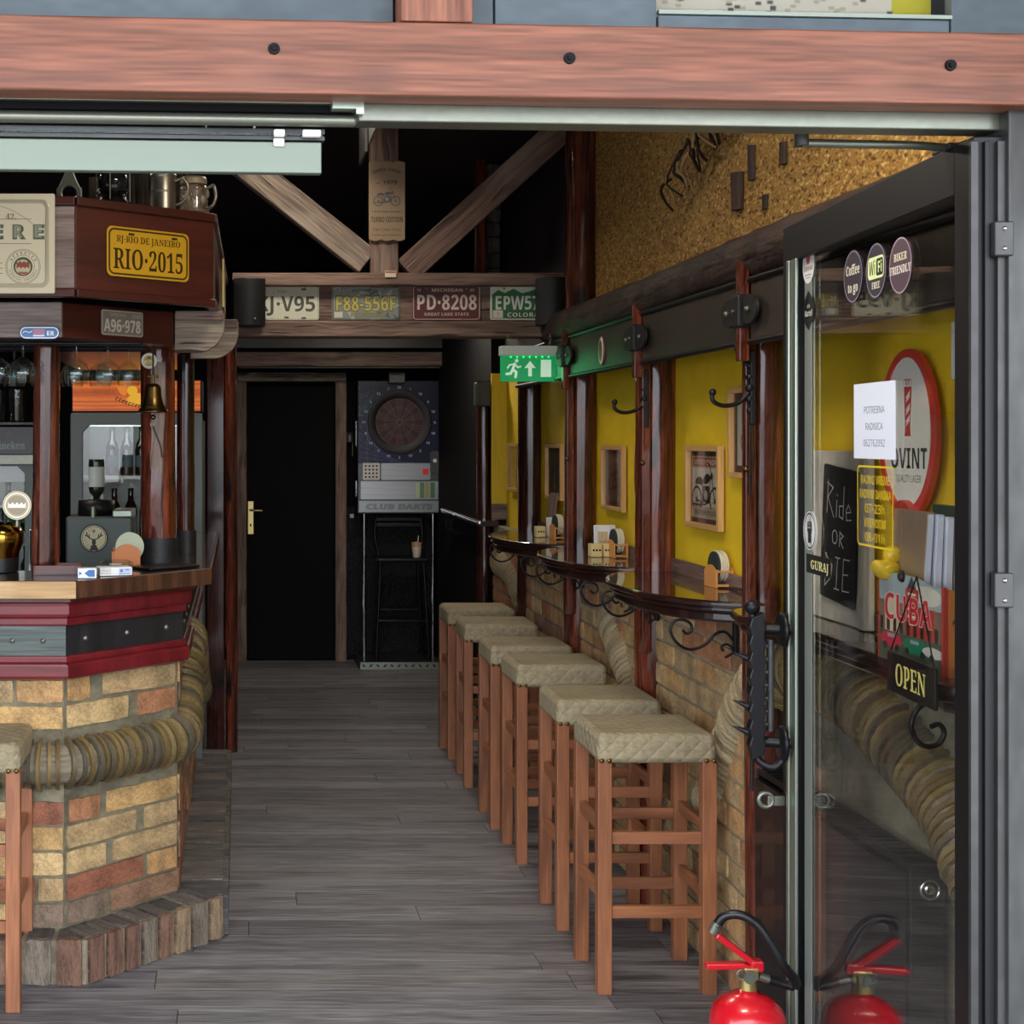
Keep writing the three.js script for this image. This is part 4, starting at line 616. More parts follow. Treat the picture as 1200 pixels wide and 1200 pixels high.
    const n = front ? 4 : 5; for (let k = 0; k < n; k++) { const c = cyl(.046, .046, .005, 32); c.rotateX(Math.PI / 2); if (!front) c.rotateY(Math.PI / 2); const q = (k - (n - 1) / 2) * .0066; part(t, 'coaster', c.translate(front ? .01 : q, .062 + (k % 2) * .003, front ? q : 0), k === n - 1 && front ? uvC : k === 0 && !front ? M.coasterDark : M.coaster); }
    return t;
  }
  M.coaster = P({ color: 0xd8d2be, roughness: .8 }); M.coasterDark = P({ color: 0x26302c, roughness: .7 }); const uvC = P({ color: 0xa9b09a, roughness: .7 });
  coasters([-.365, Y, -4.60], .15, 'orange wooden coaster holder with round coasters on the bar by the log', true);
  coasters([1.462, 1.151, -4.32], .05, 'wooden coaster holder standing alone on the ledge table beside the open door');
  coasters([1.44, 1.151, -5.40], .05, 'wooden coaster holder with dark front coaster on the price card table');
  coasters([1.44, 1.151, -6.40], .05, 'wooden coaster holder on the ledge table below the exit sign');
  one('bar_mat', 'thin black rubber bar mat at the foot of the log post', 'mat', new RoundedBoxGeometry(.2, .008, .12, 2, .003), M.rubber, [-.24, Y + .004, -4.55], .7);
  // small wooden boxes and cards on the ledge tables
  const boxGeo = new RoundedBoxGeometry(.042, .05, .045, 2, .003); const pale = P({ color: 0xd8c088, roughness: .6 });
  const tb = (x, d, lab) => { const t = thing('toothpick_box', lab, 'wooden box', [x, 1.151, -d], .06); part(t, 'block', boxGeo.clone().translate(0, .025, 0), pale); for (let k = -1; k < 2; k++) part(t, 'hole', cyl(.0042, .0042, .002, 12).rotateX(Math.PI / 2).translate(k * .012, .026, .0228), M.black); };
  tb(1.365, 5.43, 'small pale wooden box, left of the pair by the price card'); tb(1.412, 5.43, 'small pale wooden box, right of the pair by the price card'); tb(1.385, 6.52, 'small pale wooden box on the ledge table below the exit sign');
  const cd = thing('price_card', 'white printed price card standing on the third ledge table', 'card', [1.425, 1.151, -5.52], .05); part(cd, 'sheet', plate(.085, .115, .002, .003).rotateX(-.08).translate(0, .058, 0), printMat(192, 256, (g, w, h) => { g.fillStyle = '#dfe2e8'; g.fillRect(0, 0, w, h); g.fillStyle = '#9a9ca6'; for (let k = 0; k < 18; k++) { g.fillRect(8, 12 + k * 14, 40, 3); g.fillRect(140, 12 + k * 14, 42, 3); } g.fillStyle = '#c8b088'; g.fillRect(34, 56, 90, 140); g.strokeStyle = '#6a5438'; g.lineWidth = 4; g.beginPath(); g.arc(80, 130, 22, 0, Math.PI); g.stroke(); g.fillStyle = '#6a5438'; g.fillRect(70, 90, 8, 10); }));
  const ph = thing('menu_stand', 'two white cards standing on edge below the exit sign table light', 'card', [1.43, 1.151, -6.52], .3); ph.userData.label = 'narrow white menu cards standing beside the farthest coaster holder'; for (const x of [0, .016]) part(ph, 'card', box(.003, .09, .06, 'y', .001).translate(x, .045, 0), M.white);
  const lb = thing('menu_board', 'brown board leaning on the wall behind the farthest coaster holder', 'board', [1.46, 1.151, -6.62]); part(lb, 'sheet', box(.008, .2, .15, 'y', .002).rotateZ(-.14).translate(0, .1, 0), M.greyBrown);
}

// ---------- back bar ----------
{
  const t = thing('back_counter', 'dark back bar counter along the fridges', 'counter', [-1.2, 0, -6.15]); part(t, 'cabinet', box(1.7, .9, .45, 'x').translate(-.5, .45, -.1), M.blackPaint); part(t, 'worktop', box(1.74, .03, .55, 'x', .003).translate(-.5, .935, -.08), M.counterTop);
  t.position.set(-1.0, 0, -5.72);
  const beer = (g) => g;
  const bpts = [[0, 0], [.029, 0], [.031, .006], [.031, .12], [.026, .148], [.014, .175], [.0125, .215], [.0145, .22], [.0145, .23], [0, .231]];
  const mkFridge = (name, lab, x0, x1, y0, y1, d) => { const f = thing(name, lab, 'fridge', [(x0 + x1) / 2, 0, -d]); const w = x1 - x0, h = y1 - y0, dep = .55; const wall = P({ color: 0x6a716e, roughness: .5, metalness: .2 }), inn = P({ color: 0xd4dcd6, roughness: .5 });
    part(f, 'cabinet', merge([box(.03, h, dep, 'y').translate(-w / 2 + .015, y0 + h / 2, -dep / 2 - .03), box(.03, h, dep, 'y').translate(w / 2 - .015, y0 + h / 2, -dep / 2 - .03), box(w, .03, dep, 'x').translate(0, y1 - .015, -dep / 2 - .03), box(w, .03, dep, 'x').translate(0, y0 + .015, -dep / 2 - .03)]), wall);
    part(f, 'back_liner', box(w - .06, h - .06, .02, 'x').translate(0, y0 + h / 2, -dep), inn);
    const s = rrShape(w, h, .01), hole = (() => { const a = w / 2 - .05, b = h / 2 - .05, c = .035, q = new THREE.Path(); q.moveTo(-a + c, -b); q.lineTo(a - c, -b); q.lineTo(a, -b + c); q.lineTo(a, b - c); q.lineTo(a - c, b); q.lineTo(-a + c, b); q.lineTo(-a, b - c); q.lineTo(-a, -b + c); return q; })(); s.holes.push(hole);
    const dr = part(f, 'door_frame', extr(s, .03, .003).translate(0, y0 + h / 2, -.03), wall); part(dr, 'glass', mv(new THREE.BoxGeometry(w - .1, h - .1, .004), 0, y0 + h / 2, -.012), M.glass); part(dr, 'handle', box(.015, .3, .02, 'y', .004).translate(w / 2 - .025, y0 + h * .5, .014), M.chrome);
    return [f, w, inn]; };
  const [f, w, inn] = mkFridge('drinks_fridge', 'tall glass door drinks fridge with an orange duck sign on top', -.77, -.17, .1, 1.72, 6.5);
  for (const y of [1.43, 1.14]) part(f, 'shelf', box(w - .07, .014, .42, 'x').translate(0, y - .008, -.29), P({ color: 0xcfd6d0, roughness: .4 }));
  part(f, 'light_strip', box(w - .12, .02, .02, 'x').translate(0, 1.67, -.06), P({ color: 0xffffff, emissive: 0xeafff4, emissiveIntensity: .8 }));
  { const l = new THREE.RectAreaLight(0xeafff4, 9 * LAMP_GAIN, w - .12, .03); l.position.set(-.47, 1.655, -6.57); l.rotation.x = -Math.PI / 2 - .5; l.lookAt(-.47, 1.2, -6.85); scene.add(l); }
  const hd = thing('fridge_header', 'glowing orange wood print sign with a yellow duck above the fridge', 'lit sign', [-.47, 1.80, -6.5]);
  part(hd, 'casing', box(.6, .15, .3, 'x', .006).translate(0, 0, -.16), M.plasticBlack);
  const duck = canv(1024, 256, (g, w, h) => { for (let y = 0; y < h; y += 2) { const q = .5 + .5 * Math.sin(y * .11 + Math.sin(y * .031) * 3); g.fillStyle = `rgb(${mix(190, 232, q)},${mix(84, 118, q)},${mix(20, 30, q)})`; g.fillRect(0, y, w, 2); } for (let k = 0; k < 90; k++) { g.strokeStyle = `rgba(110,36,10,${rr(.1, .4)})`; g.lineWidth = rr(1, 4); const y = rnd() * h, x = rnd() * w; g.beginPath(); g.moveTo(x, y); g.quadraticCurveTo(x + 120, y + rr(-12, 12), x + rr(180, 340), y + rr(-6, 6)); g.stroke(); }
    g.fillStyle = '#f2b41e'; g.beginPath(); g.ellipse(520, 156, 88, 50, -.18, 0, 7); g.fill(); g.beginPath(); g.arc(478, 84, 42, 0, 7); g.fill(); g.fillRect(462, 92, 56, 60); g.fillStyle = '#ee8420'; g.beginPath(); g.ellipse(392, 50, 36, 80, -.35, 0, 7); g.fill(); g.fillStyle = '#3a1c12'; for (let k = 0; k < 8; k++) { g.save(); g.translate(352 + k * 26, 150 + k * 13 - k * k * .5); g.rotate(.5); g.beginPath(); g.ellipse(0, -9, 12, 5, -.6, 0, 7); g.ellipse(0, 9, 12, 5, .6, 0, 7); g.fill(); g.restore(); } txt(g, 'PIVNICA', 250, 96, 40, { fill: 'rgba(120,40,10,.55)', font: 'serif' }); });
  part(hd, 'lit_panel', uvPlanar(new THREE.PlaneGeometry(.585, .138), .585, .138).translate(0, 0, .001), P({ map: duck, emissiveMap: duck, emissive: 0xffffff, emissiveIntensity: .55, roughness: .35 }));
  { const l = new THREE.RectAreaLight(0xff8a3a, 1.0, .58, .13); l.position.set(-.47, 1.8, -6.49); l.rotation.y = Math.PI; scene.add(l); }
  const bt = thing('beer_bottle', 'dark beer bottle on a shelf of the duck fridge', 'bottle', [-.66, 1.14, -6.68], 0, 'bottles in the duck fridge'); part(bt, 'bottle_glass', lathe(bpts, 20), M.brownGlass); part(bt, 'label', lathe([[.0316, .04], [.0316, .095]], 20), P({ color: 0x39424a, roughness: .6 }));
  bt.userData.label = 'leftmost dark beer bottle on the lower shelf of the duck fridge';
  for (const [x, y, z, lab] of [[-.585, 1.14, 6.66, 'second dark beer bottle on the lower shelf of the duck fridge'], [-.51, 1.14, 6.68, 'third dark beer bottle on the lower shelf of the duck fridge'], [-.6, 1.43, 6.7, 'leftmost dark beer bottle on the upper shelf of the duck fridge'], [-.53, 1.43, 6.7, 'second dark beer bottle on the upper shelf of the duck fridge'], [-.46, 1.43, 6.7, 'third dark beer bottle on the upper shelf of the duck fridge'], [-.39, 1.43, 6.7, 'fourth dark beer bottle on the upper shelf of the duck fridge'], [-.44, 1.14, 6.7, 'fourth dark beer bottle on the lower shelf of the duck fridge']]) copy(bt, [x, y, -z], rr(0, 6), lab);
  const [f2, w2] = mkFridge('bottle_fridge', 'low glass door fridge full of green bottles behind the beer tap', -1.85, -.93, .55, 1.53, 6.5);
  part(f2, 'shelf', box(w2 - .07, .014, .42, 'x').translate(0, 1.16, -.29), inn); part(f2, 'lower_shelf', box(w2 - .07, .014, .42, 'x').translate(0, .86, -.29), inn);
  part(f2, 'top_band', box(w2, .045, .012, 'x', .003).translate(0, 1.507, .008), M.steel);
  part(f2, 'header_panel', plate(.92, .125, .01, .004).translate(0, 1.595, -.004), printMat(1024, 140, (g, w, h) => { g.fillStyle = '#0c1418'; g.fillRect(0, 0, w, h); txt(g, 'Heineken', 873, 96, 52, { fill: '#7f8a86', font: 'serif', w: 190 }); g.fillStyle = '#5a2024'; g.save(); g.translate(885, 38); g.beginPath(); for (let k = 0; k < 10; k++) { const r = k % 2 ? 10 : 24, a = -Math.PI / 2 + k * Math.PI / 5; g.lineTo(r * Math.cos(a), r * Math.sin(a)); } g.fill(); g.restore(); }, { rough: .3 }));
  const gb = thing('green_bottle', 'green beer bottle in the low fridge behind the tap', 'bottle', [-1.0, 1.168, -6.68], 0, 'green bottles in the low fridge'); part(gb, 'bottle_glass', lathe(bpts, 20), M.greenGlass); part(gb, 'label', lathe([[.0316, .04], [.0316, .1]], 20), P({ color: 0x2a6a3a, roughness: .5 }));
  const ord = ['first', 'second', 'third', 'fourth', 'fifth', 'sixth', 'seventh', 'eighth', 'ninth']; gb.userData.label = 'green beer bottle, first from the right on the top shelf of the low fridge';
  for (let k = 1; k < 9; k++) copy(gb, [-1.0 - k * .09, 1.168, -6.66 - (k % 2) * .04], k, `green beer bottle, ${ord[k]} from the right on the top shelf of the low fridge`); for (let k = 0; k < 9; k++) copy(gb, [-1.0 - k * .09, .868, -6.66 - (k % 2) * .04], k, `green beer bottle, ${ord[k]} from the right on the middle shelf of the low fridge`);
  const sh = thing('glass_shelf', 'thin shelf of beer glasses above the low fridge', 'shelf', [-1.39, 1.672, -6.55]); part(sh, 'board', box(.92, .012, .22, 'x', .002), M.steelGrey);
  const mg = thing('beer_glass', 'tall beer glass standing on the shelf above the low fridge', 'glass', [-1.02, 1.679, -6.52], 0, 'glasses on the shelf behind the bar'); part(mg, 'glass_body', lathe([[0, 0], [.032, 0], [.034, .006], [.038, .1], [.04, .15], [.038, .15], [.035, .1], [.031, .012], [0, .012]], 28), M.glassware);
  mg.userData.label = 'tall beer glass, first from the right on the shelf above the low fridge'; for (let k = 1; k < 5; k++) copy(mg, [-1.02 - k * .1, 1.679, -6.5 - (k % 2) * .06], 0, `tall beer glass, ${ord[k]} from the right on the shelf above the low fridge`);
  const lq = thing('liqueur_machine', 'grey liqueur tap machine with a round stag emblem', 'drinks machine', [-.553, .95, -5.6]);
  part(lq, 'housing', new RoundedBoxGeometry(.265, .345, .24, 3, .012).translate(0, .1725, -.12), P({ color: 0x59625f, roughness: .45, metalness: .3 }));
  part(lq, 'top_step', new RoundedBoxGeometry(.08, .03, .2, 2, .006).translate(.09, .355, -.12), M.alu);
  part(lq, 'bottle_base', lathe([[0, .345], [.075, .345], [.073, .405], [.02, .41], [0, .41]], 32).translate(-.02, 0, -.1), M.plasticBlack);
  const cem = cyl(.056, .056, .006, 40).rotateX(Math.PI / 2);
  part(lq, 'emblem', uvPlanar(cem, .112, .112).translate(-.02, .26, .002), printMat(256, 256, (g) => { g.fillStyle = '#1c1e1a'; g.fillRect(0, 0, 256, 256); g.fillStyle = '#d8cfa8'; g.beginPath(); g.arc(128, 128, 116, 0, 7); g.fill(); g.strokeStyle = '#2c2a20'; g.lineWidth = 5; g.beginPath(); g.arc(128, 128, 106, 0, 7); g.stroke(); g.lineWidth = 9; for (const s of [-1, 1]) { g.beginPath(); g.moveTo(128 + s * 8, 140); g.quadraticCurveTo(128 + s * 60, 130, 128 + s * 66, 76); g.moveTo(128 + s * 40, 126); g.lineTo(128 + s * 44, 92); g.moveTo(128 + s * 56, 112); g.lineTo(128 + s * 82, 98); g.stroke(); } g.fillStyle = '#2c2a20'; g.beginPath(); g.ellipse(128, 164, 18, 30, 0, 0, 7); g.fill(); g.beginPath(); g.moveTo(106, 190); g.lineTo(150, 190); g.lineTo(170, 240); g.lineTo(90, 240); g.fill(); g.fillRect(124, 52, 8, 30); g.fillRect(114, 60, 28, 7); for (let k = 0; k < 10; k++) { g.save(); g.translate(128, 128); g.rotate(2 + k * .3); g.fillRect(70, 0, 22, 3); g.restore(); } }));
  part(lq, 'upturned_bottle', lathe([[0, .57], [.03, .57], [.032, .56], [.032, .45], [.028, .435], [.013, .42], [.013, .4]], 28).translate(-.02, 0, -.1), P({ color: 0x46604a, roughness: .04, transmission: .85, thickness: 0 })); part(lq, 'bottle_label', lathe([[.0326, .46], [.0326, .54]], 28).translate(-.02, 0, -.1), printMat(128, 128, (g) => { g.fillStyle = '#cfd4cc'; g.fillRect(0, 0, 128, 128); txt(g, 'LIKÖR', 64, 64, 30, { rot: Math.PI / 2, fill: '#2c332c', font: 'serif' }); }, { rough: .5 }));
  part(lq, 'spout', cyl(.012, .012, .04, 14).translate(-.02, .365, .03), M.steel);
}
// ---------- dart machine, chair and small things at the back ----------
{
  const t = thing('dart_machine', 'electronic dart machine with a round board and brushed metal front', 'dart machine', [1.138, 0, -10.05]);
  part(t, 'cabinet', new RoundedBoxGeometry(.593, .945, .22, 2, .006).translate(0, 1.545, -.112), M.plasticBlack);
  part(t, 'art_panel', plate(.585, .58, .003, .004).translate(0, 1.724, 0), printMat(768, 768, (g, w, h) => { g.fillStyle = '#10153a'; g.fillRect(0, 0, w, h); g.strokeStyle = '#2c3766'; g.lineWidth = 14; for (let k = 0; k < 6; k++) { g.beginPath(); g.moveTo(0, 420 + k * 60); g.quadraticCurveTo(120, 560 + k * 34, 320 + k * 40, 768); g.stroke(); } g.strokeStyle = '#5a6280'; g.lineWidth = 3; for (let k = 0; k < 9; k++) { g.beginPath(); g.moveTo(20 + k * 26, 0); g.lineTo(0, 60 + k * 34); g.stroke(); } const num = [20, 1, 18, 4, 13, 6, 10, 15, 2, 17, 3, 19, 7, 16, 8, 11, 14, 9, 12, 5]; num.forEach((n, k) => { const a = -Math.PI / 2 + k * Math.PI / 10; txt(g, String(n), 384 + Math.cos(a) * 330, 388 + Math.sin(a) * 330, 34, { fill: '#c4cad4' }); }); }, { rough: .25, cc: 1 }));
  const bd = part(t, 'board_ring', lathe([[.0, .002], [.17, .002], [.172, .014], [.222, .02], [.226, .012], [.226, 0]], 56).rotateX(Math.PI / 2).translate(0, 1.722, .003), P({ color: 0x0b0b0d, roughness: .5 }));
  part(bd, 'target', uvPlanar(cyl(.171, .171, .004, 48).rotateX(Math.PI / 2), .342, .342).translate(0, 1.722, .008), printMat(512, 512, (g) => { g.fillStyle = '#1c1214'; g.fillRect(0, 0, 512, 512); for (let k = 0; k < 20; k++) { g.fillStyle = k % 2 ? '#4a1c22' : '#221a1e'; g.beginPath(); g.moveTo(256, 256); g.arc(256, 256, 250, k * .31416 - .157, k * .31416 + .157); g.fill(); } g.strokeStyle = '#7a5a58'; g.lineWidth = 3; for (const r of [250, 160, 140, 24]) { g.beginPath(); g.arc(256, 256, r, 0, 7); g.stroke(); } for (let k = 0; k < 20; k++) { g.beginPath(); g.moveTo(256, 256); g.lineTo(256 + 250 * Math.cos(k * .31416 - .157), 256 + 250 * Math.sin(k * .31416 - .157)); g.stroke(); } g.fillStyle = '#120c0e'; g.beginPath(); g.arc(256, 256, 18, 0, 7); g.fill(); }, { rough: .5 }));
  part(t, 'metal_front', plate(.585, .355, .003, .003).translate(0, 1.255, 0), tinted(M.brush, 0x8c9094));
  const kp = part(t, 'keypad', plate(.12, .12, .004, .006).translate(-.2, 1.373, .004), M.white); for (let a = 0; a < 4; a++) for (let b = 0; b < 4; b++) part(kp, 'key', box(.012, .012, .004, 'x').translate(-.239 + a * .026, 1.334 + b * .026, .011), M.blackAlu);
  const cp = part(t, 'control_plate', plate(.35, .12, .004, .012).translate(.045, 1.373, .004), M.brush); part(cp, 'red_button', new RoundedBoxGeometry(.04, .04, .012, 2, .003).translate(.185, 1.373, .012), P({ color: 0xc02828, roughness: .35, emissive: 0xc02020, emissiveIntensity: .3 }));
  const lp = part(t, 'display_plate', plate(.55, .13, .004, .008).translate(0, 1.24, .004), M.brush); [[.128, '#b8c4a0'], [.16, '#5c8f62'], [.195, '#a89a6c'], [.235, '#3f7f56']].forEach(([x, c]) => part(lp, 'colour_stripe', plate(.03, .11, .002, .002).translate(x, 1.24, .009), P({ color: c, roughness: .4 })));
  part(t, 'lock_plate', plate(.065, .16, .006, .02).translate(.25, 1.44, .004), M.steelGrey); part(t, 'lock', cyl(.014, .014, .008, 20).rotateX(Math.PI / 2).translate(.25, 1.45, .013), M.white);
  part(t, 'name_plate', plate(.575, .08, .003, .003).translate(0, 1.125, .004), printMat(1024, 144, (g, w, h) => { g.fillStyle = '#a0a4a4'; g.fillRect(0, 0, w, h); g.save(); g.transform(1, 0, -.15, 1, 20, 0); txt(g, 'CLUB DARTS', 500, 76, 92, { w: 840, fill: '#878b8b', stroke: '#4a4d4e', lw: 6 }); g.restore(); }, { rough: .3, metal: .7 }));
  part(t, 'hinge', box(.008, .18, .02, 'y').translate(-.305, 1.64, -.02), M.chrome); part(t, 'hinge', box(.008, .11, .02, 'y').translate(-.305, 1.25, -.02), M.chrome);
  part(t, 'board_lamp', new RoundedBoxGeometry(.12, .08, .07, 2, .01).translate(-.02, 2.035, .01), M.steelGrey);
  for (const x of [-.245, .245]) part(t, 'leg', rod(V(x, .055, -.05), V(x, 1.08, -.05), .012, 14), M.chrome);
  part(t, 'foot_platform', box(.6, .05, .42, 'x', .003).translate(0, .027, -.01), M.blackPaint);
  const dp = part(t, 'tread_strip', plate(.59, .05, .004, .002).translate(0, .027, .202), M.alu); for (let k = 0; k < 12; k++) part(dp, 'tread_stud', new THREE.SphereGeometry(.014, 10, 8).scale(1, .5, .3).rotateZ(k % 2 ? .7 : -.7).translate(-.27 + k * .049, .028, .208), M.steelGrey);
  const bl = P({ color: 0x26262a, roughness: .28, metalness: .7 });
  const c = thing('bar_chair', 'black metal bar chair standing in front of the dart machine', 'chair', [1.14, .055, -9.99]);
  part(c, 'seat', new RoundedBoxGeometry(.36, .03, .3, 3, .012).translate(0, .705, .0), bl); for (const x of [-1, 1]) { part(c, 'leg', rod(V(x * .15, .69, .1), V(x * .185, 0, .13), .011), bl); part(c, 'leg', tube([V(x * .17, 0, -.13), V(x * .14, .69, -.11), V(x * .17, .86, -.13), V(x * .16, .98, -.14)], .011, 24, 8), bl); part(c, 'side_rung', rod(V(x * .178, .22, .12), V(x * .163, .22, -.125), .008), bl); }
  for (const y of [.955, .915]) part(c, 'back_slat', new RoundedBoxGeometry(.33, .03, .014, 2, .005).translate(0, y + .02, -.138), bl); for (const [y, z] of [[.28, .117], [.33, -.12]]) part(c, 'front_rung', rod(V(-.172, y, z), V(.172, y, z), .008), bl);
  const cu = thing('drink_cup', 'small orange and white patterned cup on the black bar chair', 'cup', [1.245, .7756, -9.92]); part(cu, 'cup_body', lathe([[0, 0], [.026, 0], [.038, .105], [.036, .105], [.024, .004], [0, .004]], 24), printMat(128, 64, (g) => { g.fillStyle = '#c8a078'; g.fillRect(0, 0, 128, 64); g.fillStyle = '#b0583a'; g.fillRect(20, 18, 40, 20); g.fillRect(84, 18, 40, 20); g.fillStyle = '#e0d6c0'; g.fillRect(0, 42, 128, 12); g.fillStyle = '#3a3050'; g.fillRect(0, 0, 128, 9); })); part(cu, 'straw', rod(V(.0, .01, 0), V(.012, .15, 0), .004), M.coaster);
  const wl = thing('wall_lamp', 'small grey wall lamp left of the dart machine', 'wall lamp', [.80, 1.58, -10.22]); part(wl, 'shade', lathe([[.0, .07], [.02, .07], [.032, .04], [.034, 0], [.03, 0], [0, .03]], 20), M.steelGrey); part(wl, 'bracket', rod(V(0, .04, -.08), V(0, .04, 0), .008), M.steelGrey); part(wl, 'stem', rod(V(.022, 0, -.02), V(.022, -.1, -.02), .005), M.steel);
  const ds = thing('wall_switch', 'small white wall switch below the grey wall lamp', 'switch', [.82, 1.045, -10.29]); part(ds, 'cover', new RoundedBoxGeometry(.03, .03, .016, 2, .003), M.white); part(ds, 'rocker', new RoundedBoxGeometry(.014, .018, .004, 1, .001).translate(0, 0, .009), M.white);
  const sc = thing('security_camera', 'small round dark camera on the header near the back corner', 'camera', [1.45, 2.105, -9.84]); part(sc, 'housing', lathe([[0, .035], [.03, .03], [.034, 0], [.03, -.02], [0, -.034]], 24), M.plasticBlack); part(sc, 'lens_ring', new THREE.TorusGeometry(.018, .004, 8, 24).translate(0, 0, .03), M.steelGrey); part(sc, 'arm', rod(V(0, .03, 0), V(0, .06, -.0), .01), M.plasticBlack);
  const ws = thing('wall_speaker', 'small grey box speaker on top of the farthest log post', 'speaker', [1.365, 1.852, -7.95]); part(ws, 'cabinet', new RoundedBoxGeometry(.085, .135, .08, 3, .008), M.steelGrey); part(ws, 'grille', new RoundedBoxGeometry(.07, .118, .006, 2, .003).translate(0, 0, .041), P({ color: 0x4a4c50, roughness: .7, bumpMap: grit, bumpScale: .002 }));
}
// ---------- plates beam furniture ----------
{
  const s = 261, X = px => (px - 280) / s, Y = 2.213, z = -6.357, B = plate(.305, .157, .002, .012), stain = ['rgba(60,60,60,.25)', 'rgba(250,250,250,.2)', 'rgba(120,100,70,.2)'];
  const pl = (px, lab, draw) => { const t = thing('licence_plate', lab, 'licence plate', [X(px), Y, z]); part(t, 'sheet', B, printMat(512, 264, draw, { rough: .4, cc: .3 })); for (const x of [-.09, .09]) part(t, 'screw', new THREE.SphereGeometry(.005, 10, 8).scale(1, 1, .5).translate(x, .064, .004), M.steel); };
  const edge = (g, c) => { g.lineWidth = 7; g.strokeStyle = c; rrp(g, 8, 8, 496, 248, 20); g.stroke(); };
  pl(334, 'worn white licence plate ending V95 beside the left speaker', (g) => { g.fillStyle = '#d9dcc8'; g.fillRect(0, 0, 512, 264); edge(g, '#b9bda6'); txt(g, 'KJ·V95', 262, 142, 150, { w: 452, fill: '#4c4f45', sy: 1.05 }); txt(g, 'TEXAS', 230, 48, 26, { fill: '#c49a88' }); g.fillStyle = '#b86a58'; g.fillRect(226, 130, 8, 8); worn(g, 512, 264, 40, stain); g.fillStyle = '#4a4c48'; for (const [x, y] of [[380, 24], [380, 240], [250, 236]]) g.fillRect(x, y, 34, 14); });
  pl(428.5, 'scratched blue grey licence plate with yellow digits 88-556', (g) => { g.fillStyle = '#8a918c'; g.fillRect(0, 0, 512, 264); for (let k = 0; k < 16; k++) { g.fillStyle = k % 2 ? 'rgba(216,216,206,.55)' : 'rgba(52,62,74,.5)'; g.beginPath(); const x = rnd() * 512, y = rnd() * 264; g.moveTo(x, y); for (let j = 0; j < 5; j++) g.lineTo(x + rr(-80, 80), y + rr(-50, 50)); g.fill(); } edge(g, '#50544c'); txt(g, 'F88-556F', 256, 138, 132, { w: 468, fill: '#c9bd62', stroke: '#4c4c30', lw: 9, sy: 1.15 }); txt(g, 'BICENTENNIAL', 256, 40, 28, { fill: '#4e5450' }); txt(g, 'PENNSYLVANIA', 270, 224, 34, { fill: '#b0ac6a', stroke: '#4a4a38', lw: 4 }); g.fillStyle = '#d6d4c8'; g.fillRect(20, 200, 62, 44); });
  pl(523, 'dark red licence plate reading PD-8208 in white', (g) => { g.fillStyle = '#643236'; g.fillRect(0, 0, 512, 264); edge(g, '#c9b4ac'); txt(g, 'PD·8208', 256, 130, 140, { w: 462, fill: '#e2d6cc', sy: 1.12 }); txt(g, 'MICHIGAN', 262, 36, 34, { w: 240, fill: '#d6c6bc' }); txt(g, '19', 48, 36, 30, { fill: '#c9b8b0' }); txt(g, '69', 450, 36, 30, { fill: '#c9b8b0' }); txt(g, 'GREAT LAKE STATE', 256, 218, 30, { w: 340, fill: '#d6c6bc' }); worn(g, 512, 264, 50, ['rgba(40,16,18,.4)', 'rgba(150,120,110,.2)']); });
  pl(614, 'green mountain licence plate partly behind the right speaker', (g) => { g.fillStyle = '#dfe6d2'; g.fillRect(0, 0, 512, 264); g.fillStyle = '#3a7a52'; g.beginPath(); g.moveTo(14, 70); g.lineTo(60, 36); g.lineTo(110, 58); g.lineTo(176, 26); g.lineTo(240, 60); g.lineTo(300, 44); g.lineTo(360, 24); g.lineTo(430, 56); g.lineTo(498, 40); g.lineTo(498, 250); g.lineTo(14, 250); g.fill(); edge(g, '#e6ecdc'); txt(g, 'EPW5703', 262, 134, 124, { w: 462, fill: '#eef0e4', sy: 1.15 }); txt(g, 'COLORADO', 290, 222, 44, { w: 330, fill: '#f0f2e6', stroke: '#1f4a34', lw: 8 }); g.fillStyle = '#e9e6cc'; g.fillRect(20, 188, 76, 58); txt(g, '7', 58, 218, 34, { fill: '#5a5a48', bold: false }); });
  const spk = (px, y, lab, ry) => { const t = thing('speaker', lab, 'speaker', [(px - 280) / 267, EYE + (515 - y) / 267, -6.2], ry); const sh = new THREE.Shape(); sh.moveTo(-.065, -.06); sh.lineTo(.065, -.06); sh.lineTo(.065, .02); sh.quadraticCurveTo(0, .075, -.065, .02); const g = extr(sh, .2, .004).rotateX(-Math.PI / 2).rotateY(0).translate(0, -.1, 0); g.rotateX(0); g.scale(1, 1, -1); const ix = g.attributes; part(t, 'cabinet', flip(g), P({ color: 0x16181a, roughness: .5, bumpMap: grit, bumpScale: .001 })); part(t, 'badge', new THREE.SphereGeometry(.005, 10, 8).scale(1, 1, .4).translate(.02, -.075, .052), M.steel); part(t, 'bracket', box(.04, .06, .09, 'x').translate(0, 0, -.1), M.iron); };
  function flip(g) { for (let i = 0; i < g.attributes.position.count; i += 3) for (const k of ['position', 'uv']) { const A = g.attributes[k], n = A.itemSize; for (let j = 0; j < n; j++) { const q = A.array[(i + 1) * n + j]; A.array[(i + 1) * n + j] = A.array[(i + 2) * n + j]; A.array[(i + 2) * n + j] = q; } } g.computeVertexNormals(); return g; }
  spk(292, 355, 'black wall speaker at the left end of the plates beam', .1); spk(647, 354, 'black wall speaker at the right end of the plates beam', -.1);
